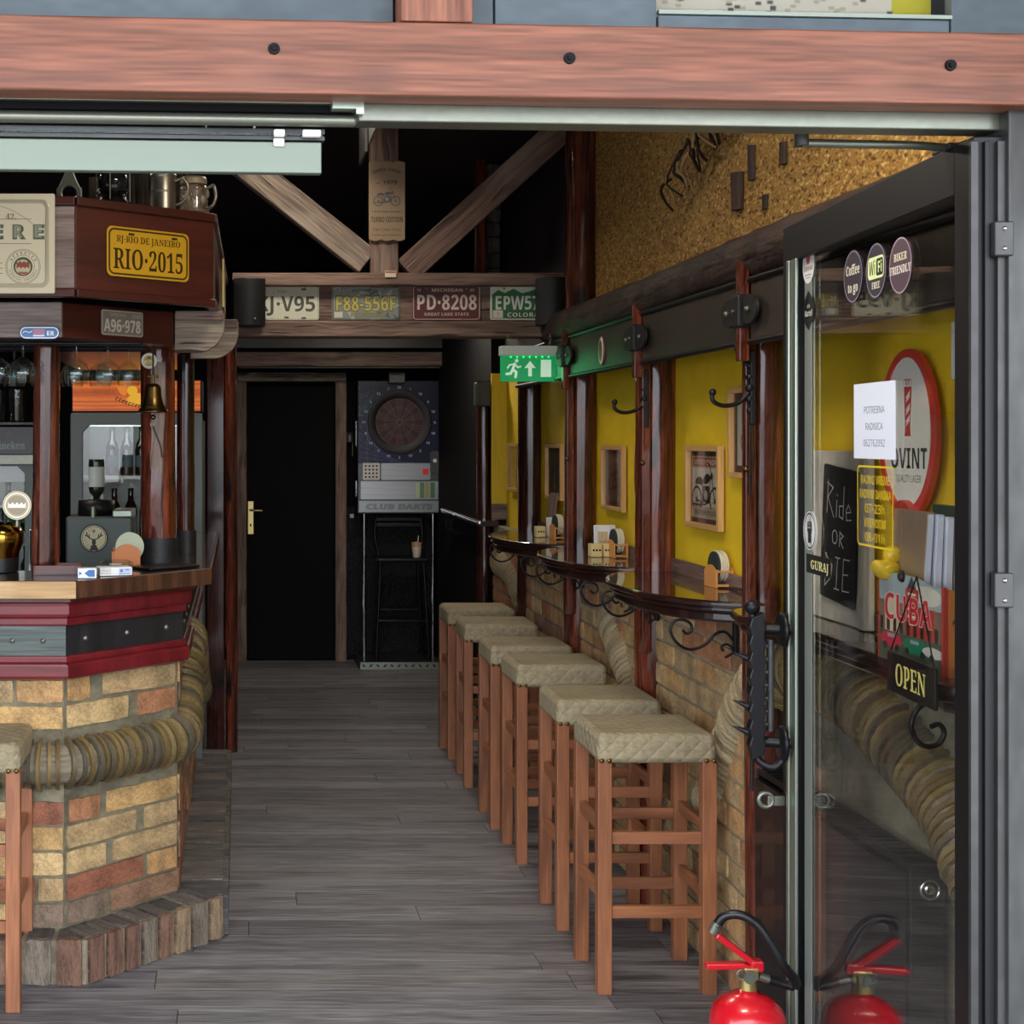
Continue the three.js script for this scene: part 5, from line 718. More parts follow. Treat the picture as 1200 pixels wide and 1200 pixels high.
  // three planked tin-look sign on the king post
  const sg = thing('plank_sign', 'three plank wooden sign with a motorcycle on the king post', 'sign', [.660, 2.663, -6.322]), map = canv(512, 1152, (g, w, h) => { g.fillStyle = '#8c7862'; g.fillRect(0, 0, w, h); for (let k = 0; k < 260; k++) { g.fillStyle = `rgba(${rnd() < .5 ? '70,50,34' : '200,176,146'},.12)`; g.fillRect(rnd() * w, rnd() * h, 2, rr(40, 240)); } const ink = '#3c3430'; arcText(g, 'VINTAGE CLASSIC', 256, 560, 430, -Math.PI / 2 - .44, -Math.PI / 2 + .44, 56, ink); txt(g, '★', 256, 214, 34, { fill: ink }); txt(g, 'est', 128, 322, 34, { fill: ink }); txt(g, '1979', 300, 312, 74, { fill: ink, w: 210 }); bike(g, 250, 520, 1.9, '#4c4e52', '#8a8478'); txt(g, '* SPORTSMAN GARAGE *', 256, 726, 34, { fill: ink, w: 440 }); txt(g, 'TURBO EDITION', 256, 838, 96, { fill: ink, w: 458, sy: 1.1 }); txt(g, 'Get Your Own', 256, 976, 62, { fill: '#5c4a3a', font: 'serif', w: 400 }); txt(g, '* motorcycle equipment *', 256, 1052, 30, { fill: ink, w: 420 }); });
  const pm = P({ map, roughness: .7 });
  for (let k = -1; k < 2; k++) { const w = .0525, h = .355, s = new THREE.Shape(); s.moveTo(-w / 2, -h / 2 + .008); s.quadraticCurveTo(0, -h / 2 - .008, w / 2, -h / 2 + .008); s.lineTo(w / 2, h / 2 - .008); s.quadraticCurveTo(0, h / 2 + .008, -w / 2, h / 2 - .008); part(sg, 'plank', uvPlanar(extr(s, .006, .001).translate(k * .0535, 0, 0), .16, .365), pm); }
  one('small_card', 'tiny pale card tacked at the foot of the king post', 'card', plate(.05, .03, .002, .002), printMat(64, 40, (g) => { g.fillStyle = '#d8cdb8'; g.fillRect(0, 0, 64, 40); g.fillStyle = '#a86a52'; g.fillRect(4, 3, 56, 12); }), [.674, 2.335, -6.296]);
  for (let k = 0; k < 3; k++) void 0;
  const cb = thing('cable_ends', 'loose pale wire ends sticking out beside the right speaker', 'wires', [1.44, 2.3, -6.22]); for (const [a, b, y] of [[.1, .02, 0], [.1, -.02, .01], [.08, .0, -.03]]) part(cb, 'wire', tube([V(-.01, y, 0), V(a * .5, y + b, .03), V(a, y - .02, .04)], .0022, 12, 5), M.paleEdge); for (const k of [0, 1]) part(cb, 'hanging_wire', tube([V(-.03 + k * .05, -.25, 0), V(.0, -.31, .02), V(.03 - k * .05, -.38, .01)], .0018, 12, 5), M.paleEdge);
  // exit sign
  const ex = thing('exit_sign', 'hanging green emergency exit sign with a running man and arrow', 'exit sign', [1.25, 1.905, -6.1]);
  const em = canv(512, 224, (g, w, h) => { g.fillStyle = '#22a05e'; g.fillRect(0, 0, w, h); g.fillStyle = '#d8f8dc'; g.save(); g.translate(118, 108); g.beginPath(); g.arc(26, -64, 15, 0, 7); g.fill(); g.lineWidth = 22; g.lineCap = 'round'; g.strokeStyle = '#d8f8dc'; g.beginPath(); g.moveTo(8, -38); g.lineTo(-8, 10); g.lineTo(22, 36); g.lineTo(16, 76); g.moveTo(-8, 10); g.lineTo(-26, 46); g.lineTo(-62, 50); g.stroke(); g.lineWidth = 13; g.beginPath(); g.moveTo(8, -34); g.lineTo(-36, -28); g.lineTo(-54, -2); g.moveTo(12, -34); g.lineTo(36, -6); g.lineTo(60, -14); g.stroke(); g.restore(); g.beginPath(); g.moveTo(262, 46); g.lineTo(312, 108); g.lineTo(278, 104); g.lineTo(278, 178); g.lineTo(246, 178); g.lineTo(246, 104); g.lineTo(212, 108); g.fill(); g.fillRect(356, 36, 92, 148); });
  part(ex, 'acrylic_panel', plate(.25, .112, .005, .003).translate(0, 0, -.002), P({ map: em, emissiveMap: em, emissive: 0xffffff, emissiveIntensity: .5, roughness: .2, clearcoat: .4 }));
  part(ex, 'light_housing', new RoundedBoxGeometry(.256, .042, .05, 3, .004).translate(0, .076, 0), P({ color: 0xd8e4d8, roughness: .45 }));
  for (const x of [-.09, .09]) { for (let k = 0; k < 4; k++) part(ex, 'chain_link', new THREE.TorusGeometry(.008, .0018, 6, 14).scale(.7, 1, 1).rotateY(k % 2 ? 1.57 : 0).translate(x, .104 + k * .0125, 0), M.steel); }
  for (let k = 0; k < 7; k++) part(ex, 'led', new THREE.SphereGeometry(.003, 8, 6).translate(-.08 + k * .027, .05, .006), P({ color: 0x30ff80, emissive: 0x20ff70, emissiveIntensity: 4 }));
  const l = new THREE.RectAreaLight(0x30e080, 2.2 * LAMP_GAIN, .24, .1); l.position.set(1.25, 1.905, -6.08); l.rotation.y = Math.PI; scene.add(l);
}
// ---------- framed pictures on the yellow wall ----------
{
  const fr = (d, y, w, h, lab, draw, o = {}) => { const t = thing('framed_picture', lab, 'picture', [XR - .012, y, -d], -Math.PI / 2); const fw = .017, m = o.wood ?? M.frame;
    for (const s of [-1, 1]) { part(t, 'frame_side', box(fw, h, .02, 'y', .002).translate(s * (w / 2 - fw / 2), 0, .004), m); part(t, 'frame_rail', box(w - 2 * fw, fw, .02, 'x', .002).translate(0, s * (h / 2 - fw / 2), .004), m); }
    part(t, 'mount', box(w - 2 * fw, h - 2 * fw, .004, 'x').translate(0, 0, -.004), P({ color: o.mount ?? 0x5a4434, roughness: .6 }));
    part(t, 'print', uvPlanar(new THREE.PlaneGeometry(o.pw ?? w * .72, o.ph ?? h * .72), o.pw ?? w * .72, o.ph ?? h * .72).translate(0, o.dy ?? 0, -.0015), printMat(384, 320, draw, { rough: .6 }));
    part(t, 'glazing', mv(new THREE.BoxGeometry(w - 2 * fw, h - 2 * fw, .002), 0, 0, .004), M.glass); };
  fr(4.525, 1.447, .33, .265, 'framed brown motorcycle poster above the nearest open ledge table', (g, w, h) => { g.fillStyle = '#b4a48c'; g.fillRect(0, 0, w, h); g.fillStyle = '#9a5a48'; g.fillRect(10, 8, w - 20, 46); txt(g, 'SPEED SHOP', w / 2, 32, 38, { fill: '#d8c8b0', w: 320 }); g.fillStyle = '#cfc6b0'; g.fillRect(10, 62, w - 20, 196); bike(g, w / 2, 168, 1.95, '#2c241e', '#b8a890'); g.fillStyle = '#a89880'; g.fillRect(10, 268, w - 20, 42); txt(g, 'MOTORCYCLES', w / 2, 290, 30, { fill: '#4a3c30', w: 300 }); }, { pw: .262, ph: .2 });
  fr(4.11, 1.62, .34, .27, 'framed pale pencil drawing beside the narrow post', (g, w, h) => { g.fillStyle = '#c8c8b6'; g.fillRect(0, 0, w, h); bike(g, w / 2, 160, 1.5, '#6a6c62', '#c8c8b6'); });
  fr(5.62, 1.447, .32, .258, 'framed dark brown poster between the two thick posts', (g, w, h) => { g.fillStyle = '#6e5a44'; g.fillRect(0, 0, w, h); bike(g, w / 2, 170, 1.6, '#3a2c22', '#7a664e'); txt(g, 'GARAGE', w / 2, 40, 44, { fill: '#94805f' }); }, { mount: 0x4a3828 });
  fr(6.67, 1.447, .34, .26, 'framed dark picture above the ledge table under the exit sign', (g, w, h) => { g.fillStyle = '#5a4a38'; g.fillRect(0, 0, w, h); bike(g, w / 2, 170, 1.5, '#33281f', '#6a563f'); }, { mount: 0x453626 });
  fr(7.65, 1.45, .3, .26, 'farthest framed picture beside the bright yellow strip', (g, w, h) => { g.fillStyle = '#8a7a2c'; g.fillRect(0, 0, w, h); g.fillStyle = '#5a4c22'; g.fillRect(60, 60, w - 120, h - 120); }, { mount: 0x8a7a2c });
}

// ---------- open glass door ----------
const HINGE = [1.194, 2.306], DRY = -(Math.PI / 2 + .0767), DT = px => { const p = px - 280; return (860 - p) / (.4286 * p - 54); }, dX = px => -DT(px) * .991, dY = (px, py) => EYE + (515 - py) * (1 + .4286 * DT(px)) / 720;
{
  const d = struct('door_2', null, null, 'open black aluminium glass door with stickers'); d.position.set(HINGE[0], 0, -HINGE[1]); d.rotation.y = DRY;
  const L = 1.01, Tp = 2.094, zc = -.026, B = .03;
  part(d, 'leading_stile', box(.06, Tp - .012, .05, 'y', .003), M.blackAlu, { pos: [-L + .03, Tp / 2 + .006, zc] }); part(d, 'hinge_stile', box(.072, Tp - .012, .05, 'y', .003), M.blackAlu, { pos: [-.036, Tp / 2 + .006, zc] });
  part(d, 'top_rail', box(L - .12, .085, .05, 'x', .003), M.blackAlu, { pos: [-L / 2 - .011, Tp - .0425, zc] }); part(d, 'bottom_rail', box(L - .12, .11, .05, 'x', .003), M.blackAlu, { pos: [-L / 2 - .011, .067, zc] });
  part(d, 'pane', mv(new THREE.BoxGeometry(L - .11, Tp - .2, .006), -L / 2 - .011, .12 + (Tp - .2) / 2 - .003, -.02), M.glass);
  part(d, 'pull_strip', merge([box(.016, 1.9, .014, 'y', .004).translate(-.942, 1.06, .004), box(.03, 1.9, .008, 'y', .003).translate(-.913, 1.06, .002)]), M.alu);
  part(d, 'dotted_film', mv(new THREE.BoxGeometry(.05, 1.82, .0012), -.872, 1.06, -.0155), P({ color: 0xaab2ac, roughness: .35, transmission: .55, thickness: 0 }));
  for (const [w, z] of [[.012, .0], [.008, -.02], [.012, -.042]]) part(d, 'edge_profile', box(.01, Tp - .02, w, 'y', .001), z === -.02 ? M.blackAlu : M.steelGrey, { pos: [.004, Tp / 2, z] });
  for (const py of [282, 690]) { const h = part(d, 'hinge', box(.02, .056, .03, 'y', .003), M.steelGrey, { pos: [.014, EYE + (515 - py) / 720, -.04] }); for (const k of [-1, 1]) part(h, 'hinge_screw', new THREE.SphereGeometry(.004, 8, 6).translate(.01, k * .016, 0), M.chrome); }
  // things stuck on the pane
  const glue = (name, lab, px0, px1, pyc, h, draw, shape, cat = 'sticker', o = {}) => {
    const x0 = dX(px0), x1 = dX(px1), w = Math.abs(x1 - x0), pc = (px0 + px1) / 2, m = one(name, lab, cat, shape === 'o' ? uvPlanar(new THREE.CylinderGeometry(.5, .5, .0012, 40).rotateX(Math.PI / 2).scale(w, h, 1), w, h) : shape === 'd' ? uvPlanar(extr((() => { const s = new THREE.Shape(); s.moveTo(0, -h / 2); s.quadraticCurveTo(w * .42, -h * .3, w / 2, 0); s.quadraticCurveTo(w * .42, h * .3, 0, h / 2); s.quadraticCurveTo(-w * .42, h * .3, -w / 2, 0); s.quadraticCurveTo(-w * .42, -h * .3, 0, -h / 2); return s; })(), .001), w, h) : plate(w, h, .0008, .002, 0), printMat(o.tw ?? 256, o.th ?? 256, draw, o.m));
    const lx = (x0 + x1) / 2, q = V(lx, dY(pc, pyc), -.0155).applyAxisAngle(V(0, 1, 0), DRY).add(V(HINGE[0], 0, -HINGE[1])); m.position.copy(q); m.rotation.y = DRY; return m; };
  const ring = (g, c, b) => { g.fillStyle = b; g.fillRect(0, 0, 256, 256); g.lineWidth = 6; g.strokeStyle = c; g.beginPath(); g.arc(128, 128, 123, 0, 7); g.stroke(); };
  glue('door_sticker', 'round dark sticker reading Coffee to go on the glass door', 980, 1001.5, 324, .107, g => { ring(g, '#8f86a0', '#3a3440'); txt(g, 'Coffee', 128, 96, 66, { w: 190, font: 'serif', fill: '#e6e6c8' }); txt(g, 'to go', 128, 182, 62, { w: 140, font: 'serif', fill: '#e6e6c8' }); }, 'o');
  glue('door_sticker', 'round dark sticker reading WiFi FREE on the glass door', 1005.7, 1029, 317, .107, g => { ring(g, '#8f86a0', '#3c3642'); g.fillStyle = '#dcecae'; rrp(g, 26, 62, 204, 104, 26); g.fill(); txt(g, 'Wi', 82, 114, 92, { w: 84, fill: '#3a4030' }); g.fillStyle = '#2a3024'; rrp(g, 134, 74, 86, 80, 14); g.fill(); txt(g, 'Fi', 178, 114, 74, { w: 58, fill: '#dcecae' }); txt(g, 'FREE', 128, 196, 44, { w: 104, font: 'serif', fill: '#e6e6c8' }); }, 'o');
  glue('door_sticker', 'round dark sticker reading BIKER FRIENDLY on the glass door', 1032.7, 1058.7, 311, .106, g => { ring(g, '#b09cae', '#54444e'); txt(g, 'BIKER', 128, 88, 48, { w: 150, font: 'serif', fill: '#e6e2c0' }); txt(g, 'FRIENDLY', 128, 146, 50, { w: 236, font: 'serif', fill: '#ece6dc' }); }, 'o');
  glue('door_sticker', 'white oval sticker with red blob at the top edge of the glass door', 932.5, 945.5, 311, .082, g => { g.fillStyle = '#e2e2e0'; g.fillRect(0, 0, 256, 256); g.fillStyle = '#c04450'; g.beginPath(); g.ellipse(128, 70, 46, 50, 0, 0, 7); g.fill(); txt(g, 'Jameson', 128, 146, 54, { font: 'serif', w: 210, fill: '#44464c' }); g.fillStyle = '#9aa4b4'; g.fillRect(60, 190, 136, 10); g.fillRect(80, 212, 96, 8); }, 'o');
  glue('door_sticker', 'black pointed sticker below the white oval one on the glass door', 933, 946, 364, .088, g => { g.fillStyle = '#17171a'; g.fillRect(0, 0, 256, 256); txt(g, '1715', 128, 100, 30, { fill: '#c8c8c4' }); txt(g, 'Martell', 128, 146, 52, { font: 'serif', w: 170, fill: '#e0e0da' }); }, 'd');
  glue('door_sticker', 'round white sticker with a raised fist near the door handle', 933, 948.5, 622, .095, g => { ring(g, '#20242a', '#e4e6e6'); g.lineWidth = 10; g.strokeStyle = '#30343a'; g.beginPath(); g.arc(128, 128, 104, 0, 7); g.stroke(); g.fillStyle = '#24282e'; g.beginPath(); g.roundRect(84, 70, 88, 74, 20); g.fill(); g.fillRect(98, 130, 60, 70); g.fillStyle = '#e4e6e6'; for (let k = 0; k < 3; k++) g.fillRect(103 + k * 20, 72, 4, 34); g.fillRect(88, 108, 60, 5); }, 'o');
  glue('push_label', 'small black label reading GURAJ on the glass door', 937, 965, 663, .042, (g, w, h) => { g.fillStyle = '#131315'; g.fillRect(0, 0, w, h); txt(g, 'GURAJ', 140, 50, 62, { w: 190, font: 'serif', fill: '#e8e4a4' }); }, 'r', 'label', { tw: 256, th: 96 });
  glue('job_notice', 'white paper notice taped inside the glass door', 992, 1040, 493, .15, (g, w, h) => { g.fillStyle = '#dce4f4'; g.fillRect(0, 0, w, h); const f = { bold: false, fill: '#5a6478' }; txt(g, 'POTREBNA', w / 2, 128, 46, { ...f, w: 256 }); txt(g, 'RADNICA', w / 2, 206, 46, { ...f, w: 216 }); txt(g, '062762092', w / 2, 284, 46, { ...f, w: 270 }); }, 'r', 'notice', { tw: 512, th: 358, m: { rough: .8 } });
  { // opening hours cut from yellow film
    const t = canv(512, 448, () => 0); const c = document.createElement('canvas'); c.width = 512; c.height = 448; const g = c.getContext('2d'); g.fillStyle = '#000'; g.fillRect(0, 0, 512, 448); g.strokeStyle = '#fff'; g.lineWidth = 10; rrp(g, 14, 14, 484, 420, 26); g.stroke(); ['RADNO VREME', 'RADNIM DANIMA', '07-23h', 'VIKENDOM', '08-01h'].forEach((s, i) => txt(g, s, 256, 84 + i * 76, 66, { fill: '#fff', bold: false, w: [400, 440, 280, 300, 280][i] }));
    const a = new THREE.CanvasTexture(c); a.magFilter = THREE.LinearFilter; const x0 = dX(995), x1 = dX(1038), w = Math.abs(x1 - x0), h = .167; void t;
    const m = one('opening_hours', 'yellow film opening hours lettering on the glass door', 'lettering', uvPlanar(new THREE.PlaneGeometry(w, h), w, h), P({ color: 0xe0c428, alphaMap: a, alphaTest: .5, transparent: false, roughness: .5, side: THREE.DoubleSide })); const q = V((x0 + x1) / 2, dY(1016, 594), -.0152).applyAxisAngle(V(0, 1, 0), DRY).add(V(HINGE[0], 0, -HINGE[1])); m.position.copy(q); m.rotation.y = DRY; }
  const toW = (x, y, z) => V(x, y, z).applyAxisAngle(V(0, 1, 0), DRY).add(V(HINGE[0], 0, -HINGE[1]));
  // open sign on wires, on the wall side of the pane
  { const x0 = dX(1005), x1 = dX(1058), w = Math.abs(x1 - x0), y = dY(1031, 796), q = toW((x0 + x1) / 2, y, -.062), t = thing('open_sign', 'black hanging sign reading OPEN in yellow on the glass door', 'sign', q.toArray(), DRY); const h = .078;
    part(t, 'board', plate(w, h, .004, .003), printMat(512, 176, (g, W, H) => { g.fillStyle = '#121214'; g.fillRect(0, 0, W, H); txt(g, 'OPEN', W * .5, H * .52, 128, { w: 330, font: 'serif', fill: '#eadf7a', sy: 1.05 }); })); const top = V(.03, dY(1040, 676) - y, .004); part(t, 'wire', rod(V(-w / 2 + .01, h / 2, .002), top, .0016, 6), M.rubber); part(t, 'wire', rod(V(w / 2 - .01, h / 2, .002), top, .0016, 6), M.rubber); part(t, 'suction_hook', lathe([[0, 0], [.012, 0], [.009, .006], [0, .01]], 16).rotateX(Math.PI / 2).translate(top.x, top.y, .03), M.rubber); }
  // cast iron door handle and lock
  { const q = toW(-.955, 0, 0), t = thing('pull_handle', 'black cast iron door handle with toothed bar and ball top', 'door handle', q.toArray(), DRY); const y0 = .90, y1 = 1.18;
    for (const y of [1.165, .905]) { part(t, 'flange', lathe([[0, .012], [.034, .012], [.04, .006], [.04, 0], [0, 0]], 32).rotateX(Math.PI / 2).translate(.02, y, .018), M.iron); part(t, 'spacer', rod(V(.02, y, 0), V(.0, y, .075), .012, 14), M.iron); }
    part(t, 'toothed_bar', (() => { const s = new THREE.Shape(); s.moveTo(-.014, y0 - .03); for (let k = 0; k <= 16; k++) { const y = y0 - .02 + (y1 - y0 + .03) * k / 16; s.lineTo(-.014 - (k % 2 ? .006 : 0), y); } s.lineTo(.008, y1 + .02); for (let k = 16; k >= 0; k--) { const y = y0 - .02 + (y1 - y0 + .03) * k / 16; s.lineTo(.008 + (k % 2 ? .004 : 0), y); } return extr(s, .024, .003).rotateY(Math.PI / 2).translate(0, 0, .075); })(), M.iron);
    for (const y of [1.1, .99, .93]) part(t, 'spike', mv(cyl(.001, .011, .05, 10).rotateX(Math.PI / 2.6), 0, y, .105), M.iron); part(t, 'back_rail', rod(V(.004, .93, .045), V(.004, 1.14, .045), .009, 8), M.steelGrey); for (let k = 0; k < 7; k++) part(t, 'roller', rod(V(.004, .945 + k * .03, .045), V(.004, .945 + k * .03, .082), .006, 10), M.steelGrey); part(t, 'ball', new THREE.SphereGeometry(.0175, 24, 18).translate(.012, 1.215, .088), M.iron); part(t, 'neck', rod(V(.012, 1.17, .085), V(.012, 1.21, .088), .008), M.iron); part(t, 'tail', rod(V(.0, .87, .085), V(-.002, .79, .085), .0045), M.iron); part(t, 'lower_hook', tube([V(0, .9, .085), V(.01, .86, .07), V(.02, .85, .04), V(.02, .87, .02)], .009, 20, 8), M.iron);
    const k = thing('lock_ring', 'bare steel lock ring sticking out of the glass door edge', 'lock', toW(-.985, .763, 0).toArray(), DRY); part(k, 'ring', new THREE.TorusGeometry(.016, .006, 10, 28).scale(1, 1, 1).rotateY(Math.PI / 2).translate(0, 0, .045), M.steel); part(k, 'shank', new RoundedBoxGeometry(.01, .024, .04, 2, .003).translate(0, -.002, .022), M.steel); }
  // closer arm under the lintel
  { const c = thing('door_closer', 'thin grey steel door closer arm under the lintel', 'door closer'); part(c, 'arm', tube([V(.945, 2.098, -2.38), V(1.0, 2.098, -2.385), V(1.15, 2.098, -2.4), V(1.215, 2.098, -2.42)], .0075, 20, 8), M.steel); part(c, 'pivot', cyl(.012, .012, .022, 20).translate(.945, 2.104, -2.38), M.steelGrey); part(c, 'door_bracket', box(.03, .012, .06, 'z', .003).translate(1.222, 2.1, -2.44), M.steelGrey); }
}
// ---------- behind the glass door ----------
{
  const r = thing('radiator', 'long black panel radiator on the brick wall behind the glass door', 'radiator', [1.43, 0, -3.38]); const L = .86;
  part(r, 'front_panel', (() => { const s = new THREE.Shape(), n = 24; s.moveTo(-L / 2, -.012); for (let k = 0; k < n; k++) { const a = -L / 2 + L * k / n, b = L / n; s.lineTo(a + b * .1, 0); s.lineTo(a + b * .3, .006); s.lineTo(a + b * .7, .006); s.lineTo(a + b * .9, 0); } s.lineTo(L / 2, -.012); const g = extr(s, .56, 0); g.rotateX(-Math.PI / 2); g.rotateY(-Math.PI / 2); g.scale(1, 1, 1); return g.translate(-.03, .13, 0); })(), P({ color: 0x0f1013, roughness: .38, clearcoat: .4 }));
  part(r, 'back_panel', box(.012, .56, L, 'z').translate(.026, .41, 0), M.blackAlu); part(r, 'top_grille', merge([box(.066, .014, .006, 'x').translate(0, .708, L / 2 - .003), ...Array.from({ length: 26 }, (_, k) => box(.05, .006, .012, 'x').translate(0, .71, -L / 2 + .02 + k * .032)), box(.008, .014, L, 'z').translate(-.03, .708, 0), box(.008, .014, L, 'z').translate(.03, .708, 0)]), M.blackAlu);
  for (const s of [-1, 1]) part(r, 'side_cover', box(.07, .6, .008, 'y', .002).translate(0, .415, s * (L / 2 + .004)), P({ color: 0x0f1013, roughness: .35, clearcoat: .4 })); const pl = part(r, 'air_plug', new THREE.TorusGeometry(.019, .003, 10, 32).translate(.005, .665, L / 2 + .01), M.chrome); part(pl, 'plug_core', lathe([[0, .006], [.009, .005], [.012, 0]], 16).rotateX(Math.PI / 2).translate(.005, .665, L / 2 + .008), M.chrome); for (const z of [-.35, .35]) part(r, 'foot', box(.05, .13, .02, 'y').translate(0, .065, z), M.blackAlu);
  // ledge table behind the door: own outline, clear of the door
  const o = scene.getObjectByName('ledge_table'); o.clear(); o.position.set(0, 0, 0);
  const poly = k => [[XR - .032, 2.58 + k], [1.32 + k * .5, 2.58 + k], [1.285 + k, 2.63 + k * .5], [1.335 + k, 2.85], [1.345 + k, 3.3], [1.30 + k, 3.5], [1.275 + k, 3.63], [1.30 + k, 3.75], [1.38 + k * .7, 3.83 - k], [XR - .032, 3.84 - k]];
  part(o, 'table_top', uvBox(prism(poly(0).reverse(), 1.128, 1.15, .006), 'z'), M.ledge); part(o, 'edge_moulding', uvBox(prism(poly(.012).reverse(), 1.112, 1.129, .004), 'z'), M.ledge); part(o, 'under_moulding', uvBox(prism(poly(.03).reverse(), 1.09, 1.113, .006), 'z'), M.ledge); part(o, 'back_board', box(.012, .045, 1.2, 'z').translate(1.492, 1.172, -3.25), M.greyBrown);
  // magazine box
  const mb = thing('magazine_box', 'red edged magazine box with a city street picture and orange end', 'magazine box', [1.385, 1.151, -2.80]); const w = .12, h = .2, L2 = .27;
  const wave = (W, k) => { const s = new THREE.Shape(); s.moveTo(-W / 2, 0); s.lineTo(W / 2, 0); s.lineTo(W / 2, .17); if (k) { s.bezierCurveTo(W * .3, .155, W * .2, .178, 0, .178); s.bezierCurveTo(-W * .2, .178, -W * .3, .185, -W / 2, .16); } else { s.quadraticCurveTo(-W * .1, .15, -W / 2, .17); } return s; };
  const cuba = printMat(512, 448, (g, W, H) => { const sky = g.createLinearGradient(0, 0, 0, H * .5); g.fillStyle = '#9aaeb0'; g.fillRect(0, 0, W, H); void sky; g.fillStyle = '#cfcfc0'; g.beginPath(); g.ellipse(390, 90, 120, 46, 0, 0, 7); g.fill(); g.fillStyle = '#7b6a58'; g.fillRect(0, 150, W, 150); g.fillStyle = '#c8bca4'; g.fillRect(60, 120, 110, 180); g.fillStyle = '#b03a34'; g.fillRect(230, 70, 100, 230); g.fillRect(330, 150, 120, 150); g.fillStyle = '#3a4a4a'; g.beginPath(); g.moveTo(240, 70); g.lineTo(276, 8); g.lineTo(314, 70); g.fill(); g.fillStyle = '#e4dccc'; for (let k = 0; k < 5; k++) g.fillRect(246, 90 + k * 36, 64, 12); g.fillStyle = '#2f2a24'; for (let k = 0; k < 9; k++) g.fillRect(20 + k * 54, 232, 26, 66); txt(g, 'CUBA', 240, 178, 150, { w: 380, fill: '#c02c34', stroke: '#e8d4c8', lw: 6, sy: 1.2 }); g.fillStyle = '#4c5a4c'; g.fillRect(0, 300, W, 148); g.fillStyle = '#bc3048'; g.beginPath(); g.ellipse(110, 340, 90, 38, 0, 0, 7); g.fill(); g.fillStyle = '#1f7a58'; g.beginPath(); g.ellipse(300, 344, 96, 40, 0, 0, 7); g.fill(); g.fillStyle = '#c8ccc4'; g.beginPath(); g.ellipse(440, 350, 80, 26, 0, 0, 7); g.fill(); g.fillStyle = '#26302c'; for (const x of [60, 160, 240, 360, 430]) { g.beginPath(); g.arc(x, 376, 18, 0, 7); g.fill(); } g.fillStyle = '#8fa0a0'; g.fillRect(80, 312, 60, 18); g.fillRect(266, 316, 66, 18); g.strokeStyle = '#b4342c'; g.lineWidth = 22; g.strokeRect(0, -20, W, H + 60); }, { rough: .4, cc: .4 });
  const orange = printMat(256, 384, (g, W, H) => { g.fillStyle = '#c67c3c'; g.fillRect(0, 0, W, H); g.fillStyle = '#4a2a18'; for (const [x, y, r] of [[60, 170, 26], [150, 250, 20], [200, 130, 22]]) { g.beginPath(); g.ellipse(x, y, r, r * .7, .6, 0, 7); g.fill(); g.strokeStyle = '#e8d0b0'; g.lineWidth = 4; g.beginPath(); g.moveTo(x - r * .7, y + 4); g.quadraticCurveTo(x, y - 10, x + r * .7, y - 2); g.stroke(); } g.fillStyle = '#b4342c'; g.fillRect(0, 0, 20, H); }, { rough: .5 });
  part(mb, 'picture_side', uvPlanar(extr(wave(L2, 1), .006, .0006), L2, .24).rotateY(-Math.PI / 2).translate(-w / 2 + .006, 0, 0), cuba); { const p = mb.children[0].geometry.attributes, uv = p.uv; for (let i = 0; i < uv.count; i++) uv.setY(i, (p.position.getY(i)) / .183); }
  part(mb, 'orange_end', uvPlanar(extr(wave(w, 0), .006, .0006), w, .22).translate(0, 0, L2 / 2 - .006), orange); { const p = mb.children[1].geometry.attributes, uv = p.uv; for (let i = 0; i < uv.count; i++) uv.setY(i, (p.position.getY(i)) / .18); }
  part(mb, 'back_side', box(.006, .17, L2, 'z').translate(w / 2 - .003, .085, 0), M.frame); part(mb, 'far_end', box(w, .16, .006, 'x').translate(0, .08, -L2 / 2 + .003), M.frame); part(mb, 'floor_board', box(w - .012, .006, L2 - .014, 'z').translate(0, .004, 0), M.frame);
  const mags = [['brown covered magazine at the front of the magazine box', 0x8f7a62, .30, 0], ['white magazine standing second in the magazine box', 0xc8d2e6, .295, 1], ['pale magazine standing in the middle of the magazine box', 0xd2d8e4, .29, 0], ['grey magazine standing near the back of the magazine box', 0xb0aca4, .285, 0], ['dark green magazine at the back of the magazine box', 0x1f3c30, .31, 2]];
  mags.forEach(([lab, c, hh, k], i) => { const t = thing('magazine', lab, 'magazine', [1.342 + i * .021, 1.158, -2.853 + i * .006], 0); const g = new RoundedBoxGeometry(.015, hh, .14, 2, .002).translate(0, hh / 2, 0); g.rotateZ(-.06 + i * .015); part(t, 'cover', g, P({ color: c, roughness: .45, clearcoat: .3 })); part(t, 'pages', box(.011, hh - .01, .012, 'y').translate(0, hh / 2, .0655).rotateZ(-.06 + i * .015), M.paper); });
  const dk = thing('rubber_duck', 'small yellow rubber duck with an orange beak on the magazine box', 'toy duck', [1.326, 1.334, -2.90], .3); const dy = P({ color: 0xe2c22c, roughness: .4, clearcoat: .3 });
  { const b = new THREE.SphereGeometry(.026, 22, 16).scale(1.25, .8, .95), p = b.attributes.position; for (let i = 0; i < p.count; i++) if (p.getX(i) < -.015) p.setY(i, p.getY(i) + (-p.getX(i) - .015) * .7); b.computeVertexNormals(); part(dk, 'duck_body', merge([b, new THREE.SphereGeometry(.019, 20, 16).translate(.014, .03, 0)]), dy); const hd = part(dk, 'beak', new THREE.SphereGeometry(.008, 12, 10).scale(1.3, .5, 1).translate(.036, .028, 0), P({ color: 0xd8641c, roughness: .4 })); void hd; for (const s of [-1, 1]) { part(dk, 'eye', new THREE.SphereGeometry(.003, 8, 6).translate(.028, .036, s * .011), M.rubber); part(dk, 'wing', new THREE.SphereGeometry(.014, 14, 10).scale(1.2, .7, .4).translate(-.004, .004, s * .023), dy); } }
